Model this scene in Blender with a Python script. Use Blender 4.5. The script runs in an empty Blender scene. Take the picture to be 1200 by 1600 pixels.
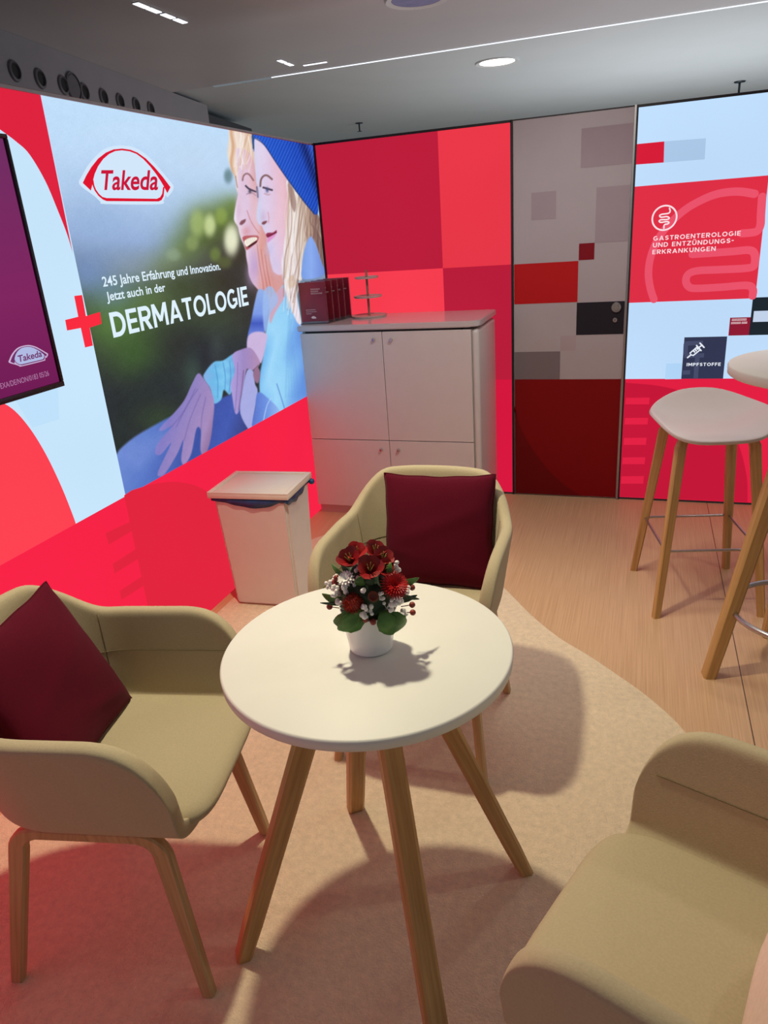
import bpy, bmesh, math, random
import numpy as np
from mathutils import Vector, Matrix, Quaternion
random.seed(7)
C = bpy.context.scene
PI = math.pi

# ------------------------------------------------------------------ camera, world, light, exposure
CAM_F, CAM_P = 1138.2331, np.array([1.7587, -4.1115, 1.5316])
CAM_R = np.array([[0.9456, 0.3176, -0.0702], [0.0538, -0.3655, -0.9293], [-0.3207, 0.8750, -0.3627]])
_q, _r = np.linalg.qr(CAM_R.T)
CAM_R = (_q * np.sign(np.diag(_r))).T
cam = bpy.data.cameras.new('camera'); cam_o = bpy.data.objects.new('camera', cam); C.collection.objects.link(cam_o)
m = Matrix(((CAM_R[0][0], -CAM_R[1][0], -CAM_R[2][0], CAM_P[0]),
            (CAM_R[0][1], -CAM_R[1][1], -CAM_R[2][1], CAM_P[1]),
            (CAM_R[0][2], -CAM_R[1][2], -CAM_R[2][2], CAM_P[2]), (0, 0, 0, 1)))
cam_o.matrix_world = m
cam.sensor_fit = 'VERTICAL'; cam.sensor_height = 36.0; cam.lens = CAM_F / 1600 * 36.0
cam.clip_start = 0.02; cam.clip_end = 60
C.camera = cam_o

C.view_settings.view_transform = 'Standard'; C.view_settings.look = 'None'
C.view_settings.exposure = 0.0; C.view_settings.gamma = 1.0; C.view_settings.use_curve_mapping = False

w = bpy.data.worlds.new('hall_light'); C.world = w; w.use_nodes = True
w.node_tree.nodes['Background'].inputs[0].default_value = (0.52, 0.72, 0.84, 1)
w.node_tree.nodes['Background'].inputs[1].default_value = 0.26


def lamp(name, kind, loc, power, col, target=None, size=0.05, angle=None, blend=0.3, size_y=None):
    l = bpy.data.lights.new(name, kind); o = bpy.data.objects.new(name, l); C.collection.objects.link(o)
    l.energy = power; l.color = col; o.location = loc
    if kind in ('SPOT', 'POINT'): l.shadow_soft_size = size
    if kind == 'SPOT': l.spot_size = math.radians(angle); l.spot_blend = blend
    if kind == 'AREA':
        l.shape = 'RECTANGLE' if size_y else 'SQUARE'; l.size = size
        if size_y: l.size_y = size_y
    if target is not None:
        d = Vector(target) - Vector(loc); o.rotation_euler = d.to_track_quat('-Z', 'Y').to_euler()
    return o


KEY = (0.83, -2.47, 2.55)
lamp('ceiling_spot', 'SPOT', KEY, 140, (1.0, 0.90, 0.66), (1.02, -2.60, 0), size=0.05, angle=92, blend=0.75)
lamp('ceiling_spot_east', 'SPOT', (3.3, -2.0, 2.55), 24, (1.0, 0.90, 0.76), (2.3, -2.2, 0.2), size=0.08, angle=110, blend=0.6)
lamp('ceiling_spot_north', 'SPOT', (2.7, 0.6, 2.55), 30, (1.0, 0.90, 0.80), (2.1, -1.0, 0.1), size=0.06, angle=90, blend=0.6)
lamp('added_door_fill', 'SPOT', (1.45, -1.45, 2.55), 96, (1.0, 0.96, 0.90), (1.35, -0.55, 0.8), size=0.30, angle=115, blend=0.8)  # added fill that brightens door, cabinet and floor, not a known fitting
lamp('added_ceiling_fill', 'AREA', (2.3, 3.1, 0.3), 62, (0.86, 0.95, 1.0), (2.3, 3.1, 2.6), size=2.6, size_y=2.0)  # unseen area light added to brighten the rear ceiling
lamp('added_ceiling_fill_near', 'AREA', (1.0, 0.75, 0.3), 7, (1.0, 0.78, 0.80), (1.0, 0.75, 2.6), size=1.2, size_y=0.8)  # unseen pinkish fill, added to lift the front ceiling

# ------------------------------------------------------------------ measuring: a pixel of the photograph to a point of a plane of the room


def ray(u, v):
    return np.array([(u - 600) / CAM_F, (v - 800) / CAM_F, 1.0]) @ CAM_R


def LW(u, v, x=0.0):                       # -> (y, z) on the plane x
    d = ray(u, v); p = CAM_P + d * (x - CAM_P[0]) / d[0]; return (p[1], p[2])


def BW(u, v, y=0.0):                       # -> (x, z) on the plane y
    d = ray(u, v); p = CAM_P + d * (y - CAM_P[1]) / d[1]; return (p[0], p[2])


def FL(u, v, z=0.0):
    d = ray(u, v); p = CAM_P + d * (z - CAM_P[2]) / d[2]; return (p[0], p[1])


def project(P):
    q = (P - CAM_P) @ CAM_R.T
    return CAM_F * q[:, 0] / q[:, 2] + 600, CAM_F * q[:, 1] / q[:, 2] + 800


# ------------------------------------------------------------------ materials
def lin(c):
    c = np.asarray(c, float) / 255.0
    return np.where(c <= 0.04045, c / 12.92, ((c + 0.055) / 1.055) ** 2.4)


def L3(c): return tuple(float(x) for x in lin(c)) + (1.0,)


MATS = {}


def mat(name, col, rough=0.5, var=0.06, scale=30, bump=0.0, bscale=None, metal=0.0, spec=0.5, stretch=(1, 1, 1), sheen=0.0,
        trans=0.0, coat=0.0, detail=4):
    if name in MATS: return MATS[name]
    m_ = bpy.data.materials.new(name); m_.use_nodes = True; nt = m_.node_tree; b = nt.nodes['Principled BSDF']
    tc = nt.nodes.new('ShaderNodeTexCoord'); mp = nt.nodes.new('ShaderNodeMapping'); mp.inputs['Scale'].default_value = stretch
    nt.links.new(tc.outputs['Object'], mp.inputs['Vector'])
    n = nt.nodes.new('ShaderNodeTexNoise'); n.inputs['Scale'].default_value = scale; n.inputs['Detail'].default_value = detail
    nt.links.new(mp.outputs['Vector'], n.inputs['Vector'])
    cr = nt.nodes.new('ShaderNodeValToRGB'); c = np.array(L3(col)[:3])
    cr.color_ramp.elements[0].color = tuple(c * (1 - var)) + (1,); cr.color_ramp.elements[1].color = tuple(np.minimum(c * (1 + var), 1)) + (1,)
    cr.color_ramp.elements[0].position = 0.3; cr.color_ramp.elements[1].position = 0.7
    nt.links.new(n.outputs['Fac'], cr.inputs['Fac']); nt.links.new(cr.outputs['Color'], b.inputs['Base Color'])
    b.inputs['Roughness'].default_value = rough; b.inputs['Metallic'].default_value = metal
    b.inputs['Specular IOR Level'].default_value = spec
    if sheen: b.inputs['Sheen Weight'].default_value = sheen
    if trans: b.inputs['Transmission Weight'].default_value = trans
    if coat: b.inputs['Coat Weight'].default_value = coat
    if bump:
        n2 = nt.nodes.new('ShaderNodeTexNoise'); n2.inputs['Scale'].default_value = bscale or scale; n2.inputs['Detail'].default_value = 3
        nt.links.new(mp.outputs['Vector'], n2.inputs['Vector'])
        bp = nt.nodes.new('ShaderNodeBump'); bp.inputs['Strength'].default_value = bump; bp.inputs['Distance'].default_value = 0.004
        nt.links.new(n2.outputs['Fac'], bp.inputs['Height']); nt.links.new(bp.outputs['Normal'], b.inputs['Normal'])
    MATS[name] = m_
    return m_


def glow(name, col, strength=1.0, var=0.03, scale=1.3):
    """backlit print: gives off its own light, a little unevenly"""
    if name in MATS: return MATS[name]
    m_ = bpy.data.materials.new(name); m_.use_nodes = True; nt = m_.node_tree; nt.nodes.remove(nt.nodes['Principled BSDF'])
    e = nt.nodes.new('ShaderNodeEmission'); out = nt.nodes['Material Output']
    tc = nt.nodes.new('ShaderNodeTexCoord'); n = nt.nodes.new('ShaderNodeTexNoise'); n.inputs['Scale'].default_value = scale; n.inputs['Detail'].default_value = 1
    nt.links.new(tc.outputs['Object'], n.inputs['Vector'])
    cr = nt.nodes.new('ShaderNodeValToRGB'); c = np.array(L3(col)[:3])
    cr.color_ramp.elements[0].color = tuple(c * (1 - var)) + (1,); cr.color_ramp.elements[1].color = tuple(np.minimum(c * (1 + var), 1)) + (1,)
    cr.color_ramp.elements[0].position = 0.35; cr.color_ramp.elements[1].position = 0.65
    nt.links.new(n.outputs['Fac'], cr.inputs['Fac']); nt.links.new(cr.outputs['Color'], e.inputs['Color'])
    e.inputs['Strength'].default_value = strength; nt.links.new(e.outputs[0], out.inputs['Surface'])
    MATS[name] = m_
    return m_


def oak(name, c1, c2, axis, rough=0.45, sc=1.0, bump=0.05):
    """wood with grain running along the given local axis (0 x, 1 y, 2 z)"""
    if name in MATS: return MATS[name]
    m_ = bpy.data.materials.new(name); m_.use_nodes = True; nt = m_.node_tree; b = nt.nodes['Principled BSDF']
    tc = nt.nodes.new('ShaderNodeTexCoord'); mp = nt.nodes.new('ShaderNodeMapping')
    s = [60 * sc, 60 * sc, 60 * sc]; s[axis] = 2.0 * sc; mp.inputs['Scale'].default_value = s
    nt.links.new(tc.outputs['Object'], mp.inputs['Vector'])
    n = nt.nodes.new('ShaderNodeTexNoise'); n.inputs['Scale'].default_value = 1.5; n.inputs['Detail'].default_value = 6; n.inputs['Roughness'].default_value = 0.65
    nt.links.new(mp.outputs['Vector'], n.inputs['Vector'])
    cr = nt.nodes.new('ShaderNodeValToRGB'); cr.color_ramp.elements[0].color = L3(c1); cr.color_ramp.elements[1].color = L3(c2)
    cr.color_ramp.elements[0].position = 0.3; cr.color_ramp.elements[1].position = 0.72
    nt.links.new(n.outputs['Fac'], cr.inputs['Fac']); nt.links.new(cr.outputs['Color'], b.inputs['Base Color'])
    b.inputs['Roughness'].default_value = rough
    bp = nt.nodes.new('ShaderNodeBump'); bp.inputs['Strength'].default_value = bump; bp.inputs['Distance'].default_value = 0.002
    nt.links.new(n.outputs['Fac'], bp.inputs['Height']); nt.links.new(bp.outputs['Normal'], b.inputs['Normal'])
    MATS[name] = m_
    return m_


# ------------------------------------------------------------------ mesh helpers
def obj(name, bm, material, parent=None, smooth=None, loc=None, rot=None):
    me = bpy.data.meshes.new(name); bmesh.ops.recalc_face_normals(bm, faces=bm.faces[:]); bm.to_mesh(me); bm.free()
    o = bpy.data.objects.new(name, me); C.collection.objects.link(o)
    if material: me.materials.append(material)
    if parent: o.parent = parent
    if smooth is not None:
        me.shade_smooth()
        if smooth < 180: me.set_sharp_from_angle(angle=math.radians(smooth))
    if loc: o.location = loc
    if rot: o.rotation_euler = rot
    return o


def flat(name, bm, material, parent=None):
    """no normal recalculation: printed layers"""
    me = bpy.data.meshes.new(name); bm.to_mesh(me); bm.free()
    o = bpy.data.objects.new(name, me); C.collection.objects.link(o); me.materials.append(material)
    if parent: o.parent = parent
    return o


def thing(name, label, cat, loc=(0, 0, 0), rz=0.0, group=None):
    o = bpy.data.objects.new(name, None); C.collection.objects.link(o); o.empty_display_size = 0.1
    o.location = loc; o.rotation_euler = (0, 0, rz)
    return tag(o, label, cat, group)


def tag(o, label, cat, group=None):
    o['label'] = label; o['category'] = cat
    if group: o['group'] = group
    return o


def struct(o):
    o['kind'] = 'structure'; return o


def box(bm, x0, x1, y0, y1, z0, z1, bev=0.0, seg=2, mtx=None):
    r = bmesh.ops.create_cube(bm, size=1.0)
    M = Matrix.Translation(((x0 + x1) / 2, (y0 + y1) / 2, (z0 + z1) / 2)) @ Matrix.Diagonal((x1 - x0, y1 - y0, z1 - z0, 1))
    vs = r['verts']; bmesh.ops.transform(bm, matrix=M, verts=vs)
    if bev:
        es = list({e for v in vs for e in v.link_edges})
        rb = bmesh.ops.bevel(bm, geom=es, offset=bev, segments=seg, profile=0.5, affect='EDGES')
        vs = list({v for f in rb['faces'] for v in f.verts} | {v for v in vs if v.is_valid})
    if mtx is not None: bmesh.ops.transform(bm, matrix=mtx, verts=[v for v in vs if v.is_valid])
    return vs


def B(*a, **k):
    bm = bmesh.new(); box(bm, *a, **k); return bm


def lathe(bm, prof, seg=32, mtx=None):
    """prof: (r, z) from bottom to top; r = 0 closes"""
    rings = []
    for r, z in prof:
        if r <= 1e-6: rings.append([bm.verts.new((0, 0, z))])
        else: rings.append([bm.verts.new((r * math.cos(2 * PI * i / seg), r * math.sin(2 * PI * i / seg), z)) for i in range(seg)])
    for a, b in zip(rings, rings[1:]):
        for i in range(seg):
            j = (i + 1) % seg
            if len(a) == 1 and len(b) == 1: continue
            if len(a) == 1: bm.faces.new((a[0], b[j], b[i]))
            elif len(b) == 1: bm.faces.new((a[i], a[j], b[0]))
            else: bm.faces.new((a[i], a[j], b[j], b[i]))
    if mtx is not None: bmesh.ops.transform(bm, matrix=mtx, verts=[v for r in rings for v in r])
    return bm


def catmull(pts, n=6, closed=True):
    P = [np.asarray(p, float) for p in pts]; out = []; N = len(P)
    rng = range(N) if closed else range(N - 1)
    for i in rng:
        p0 = P[(i - 1) % N] if closed or i > 0 else P[0]; p1 = P[i]; p2 = P[(i + 1) % N]
        p3 = P[(i + 2) % N] if closed or i + 2 < N else P[-1]
        for k in range(n):
            t = k / n
            out.append(0.5 * ((2 * p1) + (-p0 + p2) * t + (2 * p0 - 5 * p1 + 4 * p2 - p3) * t * t + (-p0 + 3 * p1 - 3 * p2 + p3) * t ** 3))
    if not closed: out.append(P[-1])
    return out


def tube(bm, pts, r, seg=10, closed=False, caps=True):
    P = [Vector(p) for p in pts]; n = len(P); rings = []
    rr = r if hasattr(r, '__len__') else [r] * n
    up = None
    for i in range(n):
        a = P[(i - 1) % n] if (closed or i > 0) else P[0]; b = P[(i + 1) % n] if (closed or i < n - 1) else P[-1]
        t = (b - a).normalized()
        if up is None:
            up = Vector((0, 0, 1)) if abs(t.z) < 0.9 else Vector((1, 0, 0))
        s = t.cross(up)
        if s.length < 1e-6: s = t.orthogonal()
        s.normalize(); up = s.cross(t).normalized()
        rings.append([bm.verts.new(P[i] + (s * math.cos(2 * PI * k / seg) + up * math.sin(2 * PI * k / seg)) * rr[i]) for k in range(seg)])
    m_ = n if closed else n - 1
    for i in range(m_):
        A, Bq = rings[i], rings[(i + 1) % n]
        for k in range(seg): bm.faces.new((A[k], A[(k + 1) % seg], Bq[(k + 1) % seg], Bq[k]))
    if caps and not closed: bm.faces.new(rings[0][::-1]); bm.faces.new(rings[-1])
    return bm


def bar(bm, pts, wides, thick, side):
    """flat bar swept along pts; 'side' is the fixed thickness direction, wides the in-plane width"""
    P = [Vector(p) for p in pts]; n = len(P); sd = Vector(side).normalized(); rings = []
    for i in range(n):
        t = (P[min(i + 1, n - 1)] - P[max(i - 1, 0)]).normalized(); nrm = t.cross(sd).normalized(); s2 = nrm.cross(t).normalized()
        a, b = wides[i] / 2, thick / 2; e = min(a, b) * 0.35
        prof = [(a - e, b), (a, b - e), (a, -b + e), (a - e, -b), (-a + e, -b), (-a, -b + e), (-a, b - e), (-a + e, b)]
        rings.append([bm.verts.new(P[i] + nrm * x + s2 * y) for x, y in prof])
    for A, Bq in zip(rings, rings[1:]):
        for k in range(8): bm.faces.new((A[k], A[(k + 1) % 8], Bq[(k + 1) % 8], Bq[k]))
    bm.faces.new(rings[0][::-1]); bm.faces.new(rings[-1])
    return bm


def along(o, d):
    """turn a part's own axes so that its local z runs along d (the grain follows the leg); the shape stays where it is"""
    M = Vector(d).normalized().to_track_quat('Z', 'Y').to_matrix().to_4x4(); o.data.transform(M.inverted()); o.matrix_basis = M
    return o


def poly_layer(bm, polys, place):
    for P in polys:
        vs = [bm.verts.new(place(*p)) for p in P]
        bm.faces.new(vs)
    return bm


def stroke_layer(bm, pts, wdt, place, closed=False, cap=True):
    P = [np.asarray(p, float) for p in pts]; n = len(P); A = []; D = []
    for i in range(n):
        t = P[(i + 1) % n if closed else min(i + 1, n - 1)] - P[(i - 1) % n if closed else max(i - 1, 0)]; t = t / (np.linalg.norm(t) + 1e-12)
        q = np.array([-t[1], t[0]]) * wdt / 2; A.append(bm.verts.new(place(*(P[i] + q)))); D.append(bm.verts.new(place(*(P[i] - q))))
    for i in range(n if closed else n - 1):
        j = (i + 1) % n; bm.faces.new((A[i], A[j], D[j], D[i]))
    if cap and not closed:
        for c, i in ((P[0], 0), (P[-1], n - 1)):
            bm.faces.new([bm.verts.new(place(*(c + wdt / 2 * np.array([math.cos(a), math.sin(a)])))) for a in np.linspace(0, 2 * PI, 14, endpoint=False)])
    return bm


_capH = {}


def text_mesh(s, bold=0.0, shear=0.0, spacing=1.0):
    cu = bpy.data.curves.new('lettering', 'FONT'); cu.body = s; cu.size = 1.0; cu.offset = bold; cu.shear = shear; cu.space_character = spacing
    cu.resolution_u = 4
    o = bpy.data.objects.new('lettering', cu); C.collection.objects.link(o)
    dg = bpy.context.evaluated_depsgraph_get(); dg.update()
    me = bpy.data.meshes.new_from_object(o.evaluated_get(dg)); bpy.data.objects.remove(o); bpy.data.curves.remove(cu)
    return me


def cap_height(bold):
    if bold not in _capH:
        me = text_mesh('H', bold); _capH[bold] = max(v.co.y for v in me.vertices); bpy.data.meshes.remove(me)
    return _capH[bold]


def lettering(name, lines, place, material, parent, bold=0.0, shear=0.0, spacing=1.0):
    """lines: (string, a0, a1, base, top): left, right, baseline and cap line in the plane's own units; one mesh"""
    out = bmesh.new()
    for s, a0, a1, z0, z1 in lines:
        me = text_mesh(s, bold, shear, spacing); ch = cap_height(bold)
        xs = [v.co.x for v in me.vertices]; x0, x1 = min(xs), max(xs)
        for v in me.vertices:
            a = a0 + (v.co.x - x0) / (x1 - x0) * (a1 - a0); z = z0 + v.co.y / ch * (z1 - z0); v.co = Vector(place(a, z))
        out.from_mesh(me); bpy.data.meshes.remove(me)
    return flat(name, out, material, parent)




def glyph(ch, w):
    """bold geometric capital of height 1: width, filled polygons, strokes"""
    a = w / 2; P = []; S = []
    R_ = lambda x0, x1, y0, y1: P.append([(x0, y0), (x1, y0), (x1, y1), (x0, y1)])
    ell = lambda cx, cy, rx, ry, t0, t1, n=28: [(cx + rx * math.cos(math.radians(t)), cy + ry * math.sin(math.radians(t))) for t in np.linspace(t0, t1, n)]
    W = {'A': .90, 'B': .70, 'D': .80, 'E': .62, 'F': .60, 'G': .88, 'I': w, 'K': .78, 'L': .58, 'M': .96, 'N': .82, 'O': .94, 'P': .70, 'R': .74, 'S': .68, 'T': .70, 'U': .78, 'Ü': .78, 'Z': .70, '-': .36, ' ': .30}[ch]
    if ch == 'A':
        P.append([(0, 0), (1.1 * w, 0), (W / 2 + .5 * w, 1), (W / 2 - .55 * w, 1)]); P.append([(W, 0), (W - 1.1 * w, 0), (W / 2 - .5 * w, 1), (W / 2 + .55 * w, 1)]); R_(.22 * W, .78 * W, .2, .2 + .85 * w)
    elif ch in 'DPRB':
        R_(0, w, 0, 1)
        lo = {'D': 0, 'P': .36, 'R': .38, 'B': .48}[ch]; ry = (1 - lo) / 2 - a; cx = W - a - ry * (1 if ch != 'D' else .92)
        S.append([(w * .5, 1 - a)] + ell(cx, (1 + lo) / 2, W - a - cx, ry, 90, -90) + [(w * .5, lo + a)])
        if ch == 'R': P.append([(.36 * W, .42), (.36 * W + 1.25 * w, .42), (W, 0), (W - 1.25 * w, 0)])
        if ch == 'B': ry = .25 + .02; S.append([(w * .5, .54)] + ell(W - a - ry * .9, .27 + .0, ry * .9, .27 - a + .0, 90, -90) + [(w * .5, a)])
    elif ch in 'EFL':
        R_(0, w, 0, 1)
        if ch != 'L': R_(w, W, 1 - .92 * w, 1); R_(w, W * .93, .5 - .46 * w, .5 + .46 * w)
        if ch != 'F': R_(w, W, 0, .92 * w)
    elif ch == 'G':
        S.append(ell(W / 2, .5, W / 2 - a, .5 - a, 48, 318)); R_(W * .54, W - .02, .5 - .75 * w, .5 + .12 * w); R_(W - w - .01, W - .01, .16, .5)
    elif ch == 'I': R_(0, w, 0, 1)
    elif ch == 'K':
        R_(0, w, 0, 1); P.append([(w * .9, .30), (w * .9, .30 + 1.25 * w), (W - 1.2 * w, 1), (W - .02, 1)]); P.append([(W - 1.25 * w, 0), (W, 0), (.50 * W, .62), (.34 * W, .50)])
    elif ch == 'M':
        R_(0, w, 0, 1); R_(W - w, W, 0, 1); P.append([(0, 1), (1.1 * w, 1), (W / 2 + .5 * w, .27), (W / 2 - .45 * w, .20)]); P.append([(W, 1), (W - 1.1 * w, 1), (W / 2 - .5 * w, .27), (W / 2 + .45 * w, .20)])
    elif ch == 'N': R_(0, w, 0, 1); R_(W - w, W, 0, 1); P.append([(0, 1), (1.05 * w, 1), (W, 0), (W - 1.05 * w, 0)])
    elif ch == 'O': S.append(('closed', ell(W / 2, .5, W / 2 - a, .5 - a, 0, 352, 45)))
    elif ch == 'S': S.append([tuple(p) for p in catmull([(W - .04 - a * .5, .80), (W * .52, 1 - a), (a * 1.05, .74), (W * .32, .545), (W * .68, .455), (W - a * 1.05, .26), (W * .48, a), (.04 + a * .3, .22)], 7, False)])
    elif ch == 'T': R_(0, W, 1 - .92 * w, 1); R_(W / 2 - a, W / 2 + a, 0, 1)
    elif ch in 'UÜ':
        S.append([(a, 1), (a, .45)] + ell(W / 2, .42, W / 2 - a, .42 - a, 180, 360) + [(W - a, .45), (W - a, 1)])
        if ch == 'Ü': R_(W * .22, W * .22 + w, 1.08, 1.08 + w); R_(W * .78 - w, W * .78, 1.08, 1.08 + w)
    elif ch == 'Z': R_(0, W, 1 - .92 * w, 1); R_(0, W, 0, .92 * w); P.append([(0, .8 * w), (1.25 * w, .8 * w), (W, 1 - .8 * w), (W - 1.25 * w, 1 - .8 * w)])
    elif ch == '-': R_(0, W, .42, .42 + w)
    return W, P, S


def capitals(name, lines, place, material, parent, weight=0.19, gap=0.13):
    bm = bmesh.new()
    for s, a0, a1, z0, z1 in lines:
        tot = sum(glyph(c, weight)[0] for c in s) + gap * (len(s) - 1); sx_ = (a1 - a0) / tot; sz_ = z1 - z0; x = 0.0
        for c in s:
            W, P, S = glyph(c, weight); pf = lambda u, v, x=x: place(a0 + (x + u) * sx_, z0 + v * sz_)
            poly_layer(bm, P, pf)
            for q in S:
                cl = q[0] == 'closed'; stroke_layer(bm, q[1] if cl else q, weight, pf, closed=cl, cap=False)
            x += W + gap
    return flat(name, bm, material, parent)


# ------------------------------------------------------------------ setting: sizes
H = 1.98875; X1, X2, X3 = 1.0879, 1.6851, 3.5
XM, ZM, ZR, YP = 0.7046, 1.3008, 0.6823, -2.0531
CEIL = 2.6; FZ = -0.008; YN = -4.6

alu = mat('aluminium profile', (176, 172, 170), 0.35, 0.03, 60, metal=0.9)
black_profile = mat('black profile', (28, 24, 28), 0.5, 0.1, 60)
backer = mat('dark panel back', (60, 58, 62), 0.7, 0.05, 10)

# floor: wide oak boards running towards the back wall
fm = bpy.data.materials.new('oak floor'); fm.use_nodes = True; nt = fm.node_tree; b = nt.nodes['Principled BSDF']
tc = nt.nodes.new('ShaderNodeTexCoord'); mp = nt.nodes.new('ShaderNodeMapping'); mp.inputs['Scale'].default_value = (150, 1.8, 1)
nt.links.new(tc.outputs['Object'], mp.inputs['Vector'])
n1 = nt.nodes.new('ShaderNodeTexNoise'); n1.inputs['Scale'].default_value = 1.4; n1.inputs['Detail'].default_value = 7; n1.inputs['Roughness'].default_value = 0.65
nt.links.new(mp.outputs['Vector'], n1.inputs['Vector'])
cr = nt.nodes.new('ShaderNodeValToRGB'); cr.color_ramp.elements[0].color = L3((184, 146, 108)); cr.color_ramp.elements[1].color = L3((216, 180, 140))
cr.color_ramp.elements[0].position = 0.28; cr.color_ramp.elements[1].position = 0.75
nt.links.new(n1.outputs['Fac'], cr.inputs['Fac'])
sx = nt.nodes.new('ShaderNodeSeparateXYZ'); nt.links.new(tc.outputs['Object'], sx.inputs[0])
sb = nt.nodes.new('ShaderNodeMath'); sb.operation = 'SUBTRACT'; sb.inputs[1].default_value = 2.152; nt.links.new(sx.outputs[0], sb.inputs[0])
dv = nt.nodes.new('ShaderNodeMath'); dv.operation = 'PINGPONG'; dv.inputs[1].default_value = 0.62; nt.links.new(sb.outputs[0], dv.inputs[0])
lt = nt.nodes.new('ShaderNodeMath'); lt.operation = 'LESS_THAN'; lt.inputs[1].default_value = 0.0016; nt.links.new(dv.outputs[0], lt.inputs[0])
mx = nt.nodes.new('ShaderNodeMixRGB'); mx.inputs[2].default_value = L3((78, 50, 34)); nt.links.new(lt.outputs[0], mx.inputs[0]); nt.links.new(cr.outputs[0], mx.inputs[1])
nt.links.new(mx.outputs[0], b.inputs['Base Color']); b.inputs['Roughness'].default_value = 0.42
struct(obj('floor', B(-4, 6, -6.5, 9, FZ - 0.1, FZ), fm))

# ceiling: a lower front field and a slightly higher rear field with a light slot between them
ceil_m = mat('satin ceiling', (206, 200, 202), 0.42, 0.03, 2)
ceil = struct(obj('ceiling', B(-4, 6, -6.5, 1.385, CEIL, CEIL + 0.15), ceil_m))
obj('rear_field', B(-4, 6, 1.385, 9, CEIL + 0.03, CEIL + 0.15), mat('white ceiling', (212, 214, 216), 0.55, 0.02, 2), ceil)
slot = glow('slot light', (235, 244, 255), 1.5)
tr = struct(obj('trim_1', B(-0.87, 4.5, 1.386, 1.395, CEIL - 0.004, CEIL + 0.004), slot))
tr2 = struct(obj('trim_2', B(-1.35, -0.875, 1.38, 1.41, CEIL - 0.005, CEIL + 0.004), glow('slot end painted glow', (112, 120, 126), 1.0)))  # grey end band, not a lamp: faint glow added to lift its shade

# bulkhead of the hall beyond the left panel
d0 = Vector((-0.442, 2.709, 0)).normalized(); nrm = Vector((d0.y, -d0.x, 0))
bk = Matrix(((d0.x, nrm.x, 0, -1.383), (d0.y, nrm.y, 0, -0.620), (0, 0, 1, 0), (0, 0, 0, 1)))
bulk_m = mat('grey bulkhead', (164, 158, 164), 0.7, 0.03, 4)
bm = bmesh.new(); box(bm, -3.5, 2.72, -0.5, 0, 1.7, CEIL - 0.001, mtx=bk)
wb = struct(obj('wall_bulkhead', bm, bulk_m))
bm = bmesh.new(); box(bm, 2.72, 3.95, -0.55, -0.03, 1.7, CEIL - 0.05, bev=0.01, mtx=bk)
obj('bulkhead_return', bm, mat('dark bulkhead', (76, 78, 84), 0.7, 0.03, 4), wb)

# ------------------------------------------------------------------ left wall: a backlit fabric print
RED = (246, 36, 70); REDD = (226, 38, 62); CORAL = (255, 66, 82)
wl = struct(obj('wall_left', B(-0.12, 0, YN, 0, FZ, H - 0.01), backer))


def pl(k): return lambda y, z: (0.0012 + 0.0007 * k, y, z)


def lpx(pts): return [LW(*p) for p in pts]


def rect(a0, a1, z0, z1): return [(a0, z0), (a1, z0), (a1, z1), (a0, z1)]


flat('printed_field', poly_layer(bmesh.new(), [rect(YN, -0.004, ZR, H - 0.012)], pl(0)), glow('backlit white', (200, 230, 252), 1.0), wl)
flat('printed_field', poly_layer(bmesh.new(), [rect(YN, -0.004, FZ, ZR)], pl(1)), glow('backlit red', RED, 1.0), wl)
yl = YN
arc1 = catmull(lpx([(0, 203), (24, 221), (45, 241), (70, 283), (90, 330), (104, 366), (113, 396)]), 6, False)
flat('printed_field', poly_layer(bmesh.new(), [[(-2.30, H - 0.012), (YP, H - 0.012)] + arc1[::-1] + [(-2.32, arc1[0][1] + 0.02), (yl, 1.98 * 0.96), (yl, H - 0.012)]], pl(1)), glow('backlit red top', (224, 36, 64), 1.0), wl)
arc2 = catmull(lpx([(-30, 618), (12, 634), (42, 664), (70, 708), (96, 762), (117, 815)]), 6, False)
flat('printed_field', poly_layer(bmesh.new(), [[(yl, arc2[0][1])] + arc2[:-1] + [(arc2[-1][0], ZR), (yl, ZR)]], pl(1)), glow('backlit coral', CORAL, 1.0), wl)
flat('printed_field', poly_layer(bmesh.new(), [lpx([(20, 620), (90, 602), (92, 655), (50, 668)])], pl(0.7)), glow('backlit pale', (192, 226, 252), 1.0), wl)
dpts = [LW(193, 774)] + catmull(lpx([(205, 766), (240, 756), (275, 753), (310, 761), (340, 782), (362, 815), (372, 860)]), 5, False)
yy = dpts[0][0]
flat('printed_emblem', poly_layer(bmesh.new(), [dpts + [(dpts[-1][0] + 0.02, FZ), (yy, FZ)]] + [lpx(t) for t in (
    [(164, 833), (203, 815), (206, 829), (169, 851)], [(175, 881), (213, 857), (217, 872), (178, 896)], [(186, 923), (222, 900), (227, 913), (189, 937)])], pl(2)),
    glow('backlit dark red', REDD, 1.0), wl)


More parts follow.
